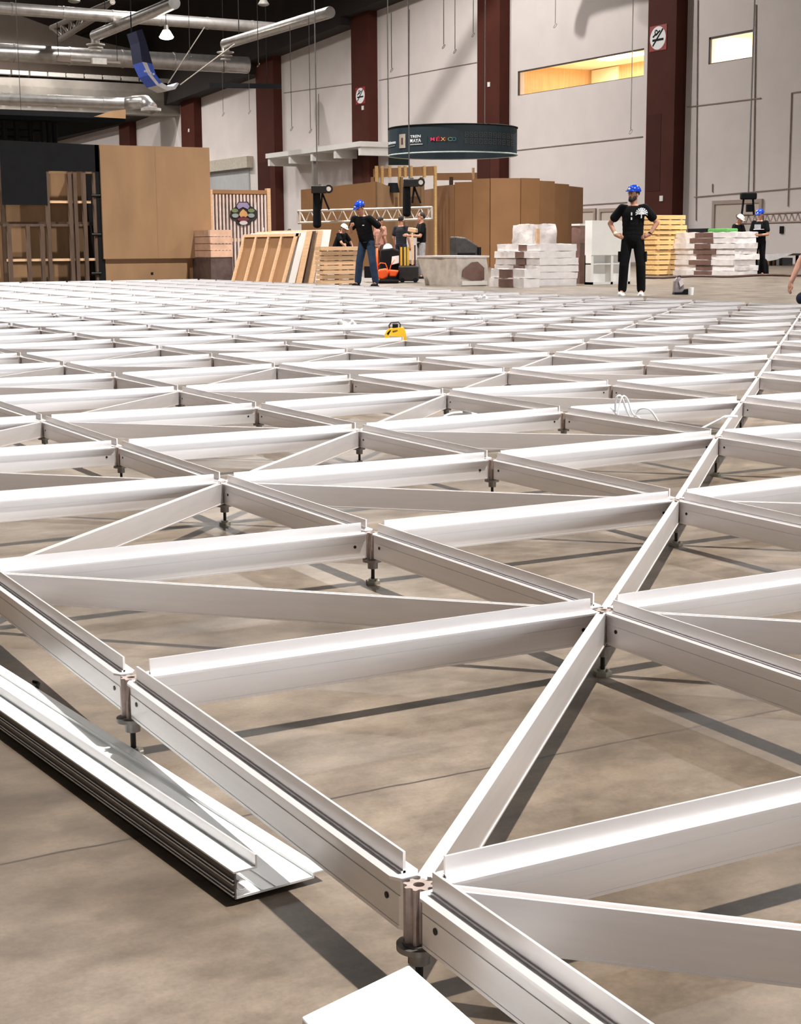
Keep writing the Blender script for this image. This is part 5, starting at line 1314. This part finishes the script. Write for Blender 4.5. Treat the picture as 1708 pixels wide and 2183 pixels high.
person('person mostly hidden behind the leaning panels, only a dark head showing', pG, cdir(pG)+1.5, H=1.6, pelvis=(0, 0, 0.72), knees=[(0.12, -0.3, 0.55), (-0.12, -0.3, 0.55)], elbows=[(0.25, -0.1, 0.9), (-0.25, -0.1, 0.9)], wrists=[(0.2, -0.3, 0.8), (-0.2, -0.3, 0.8)], vox=0.014)
pH = FL(566, 590)
person('person mostly hidden behind the ribbed panel, only a white helmet showing', pH, cdir(pH)+1.0, H=1.6, helmet=WHELM, pelvis=(0, 0, 0.66), knees=[(0.12, -0.3, 0.5), (-0.12, -0.3, 0.5)], elbows=[(0.25, -0.1, 0.85), (-0.25, -0.1, 0.85)], wrists=[(0.2, -0.3, 0.75), (-0.2, -0.3, 0.75)], vox=0.014)
# two workers at right
pI = FL(1562, 579)
person('person with white helmet and printed black shirt leaning over the right slab stack', pI, cdir(pI)+0.9, H=1.74, helmet=WHELM, lean=(0.02, -0.16, -0.05), head_pitch=0.6,
    elbows=[(0.28, -0.2, 1.08), (-0.28, -0.2, 1.08)], wrists=[(0.18, -0.42, 1.04), (-0.18, -0.42, 1.04)], hands_dir=[(0, -1, -0.2), (0, -1, -0.2)], vox=0.012)
pJ = FL(1617, 588)
t, sp, k = person('person with blue helmet and long dark hair holding papers beside the right slab stack', pJ, cdir(pJ)-0.5, H=1.7, helmet=BLUE, hairlen=0.2, head_pitch=0.35, trousers=BLKFAB,
    elbows=[(0.25, -0.02, 1.1), (-0.25, -0.02, 1.1)], wrists=[(0.1, -0.28, 1.08), (-0.1, -0.28, 1.08)], hands_dir=[(-0.3, -1, 0.1), (0.3, -1, 0.1)], vox=0.012)
MB().box(-0.08, 0.1, -0.145, -0.135, 1.2, 1.32).build('shirt_print', mat('grey print', (150, 150, 156), 0.7), t, world=False)
pp_ = atD(1618, 489, depth(pJ)-0.42); tag(MB().bar(pp_-r*0.12, pp_+r*0.12, 0.16, 0.012).build('paper_sheet', PAPER), 'white papers held by the person with long dark hair', 'paper')
# kneeling worker cut by the right edge
pK = FL(1778, 668)
person('person kneeling on the far grid at the right picture edge, bare arm reaching down', pK, cdir(pK)-0.9, H=1.74, skin=SKIN2, shirt=GREYC, trousers=NAVY, lean=(-0.06, -0.3, -0.12), pelvis=(0, 0.12, 0.5), head_pitch=0.5,
    elbows=[(0.24, -0.34, 0.62), (-0.3, -0.30, 0.62)], wrists=[(0.16, -0.42, 0.4), (-0.3, -0.42, 0.38)], knees=[(0.18, -0.34, 0.32), (-0.2, -0.32, 0.18)], ankles=[(0.16, 0.05, 0.13), (-0.18, 0.16, 0.12)], vox=0.011, sleeve=0.45)
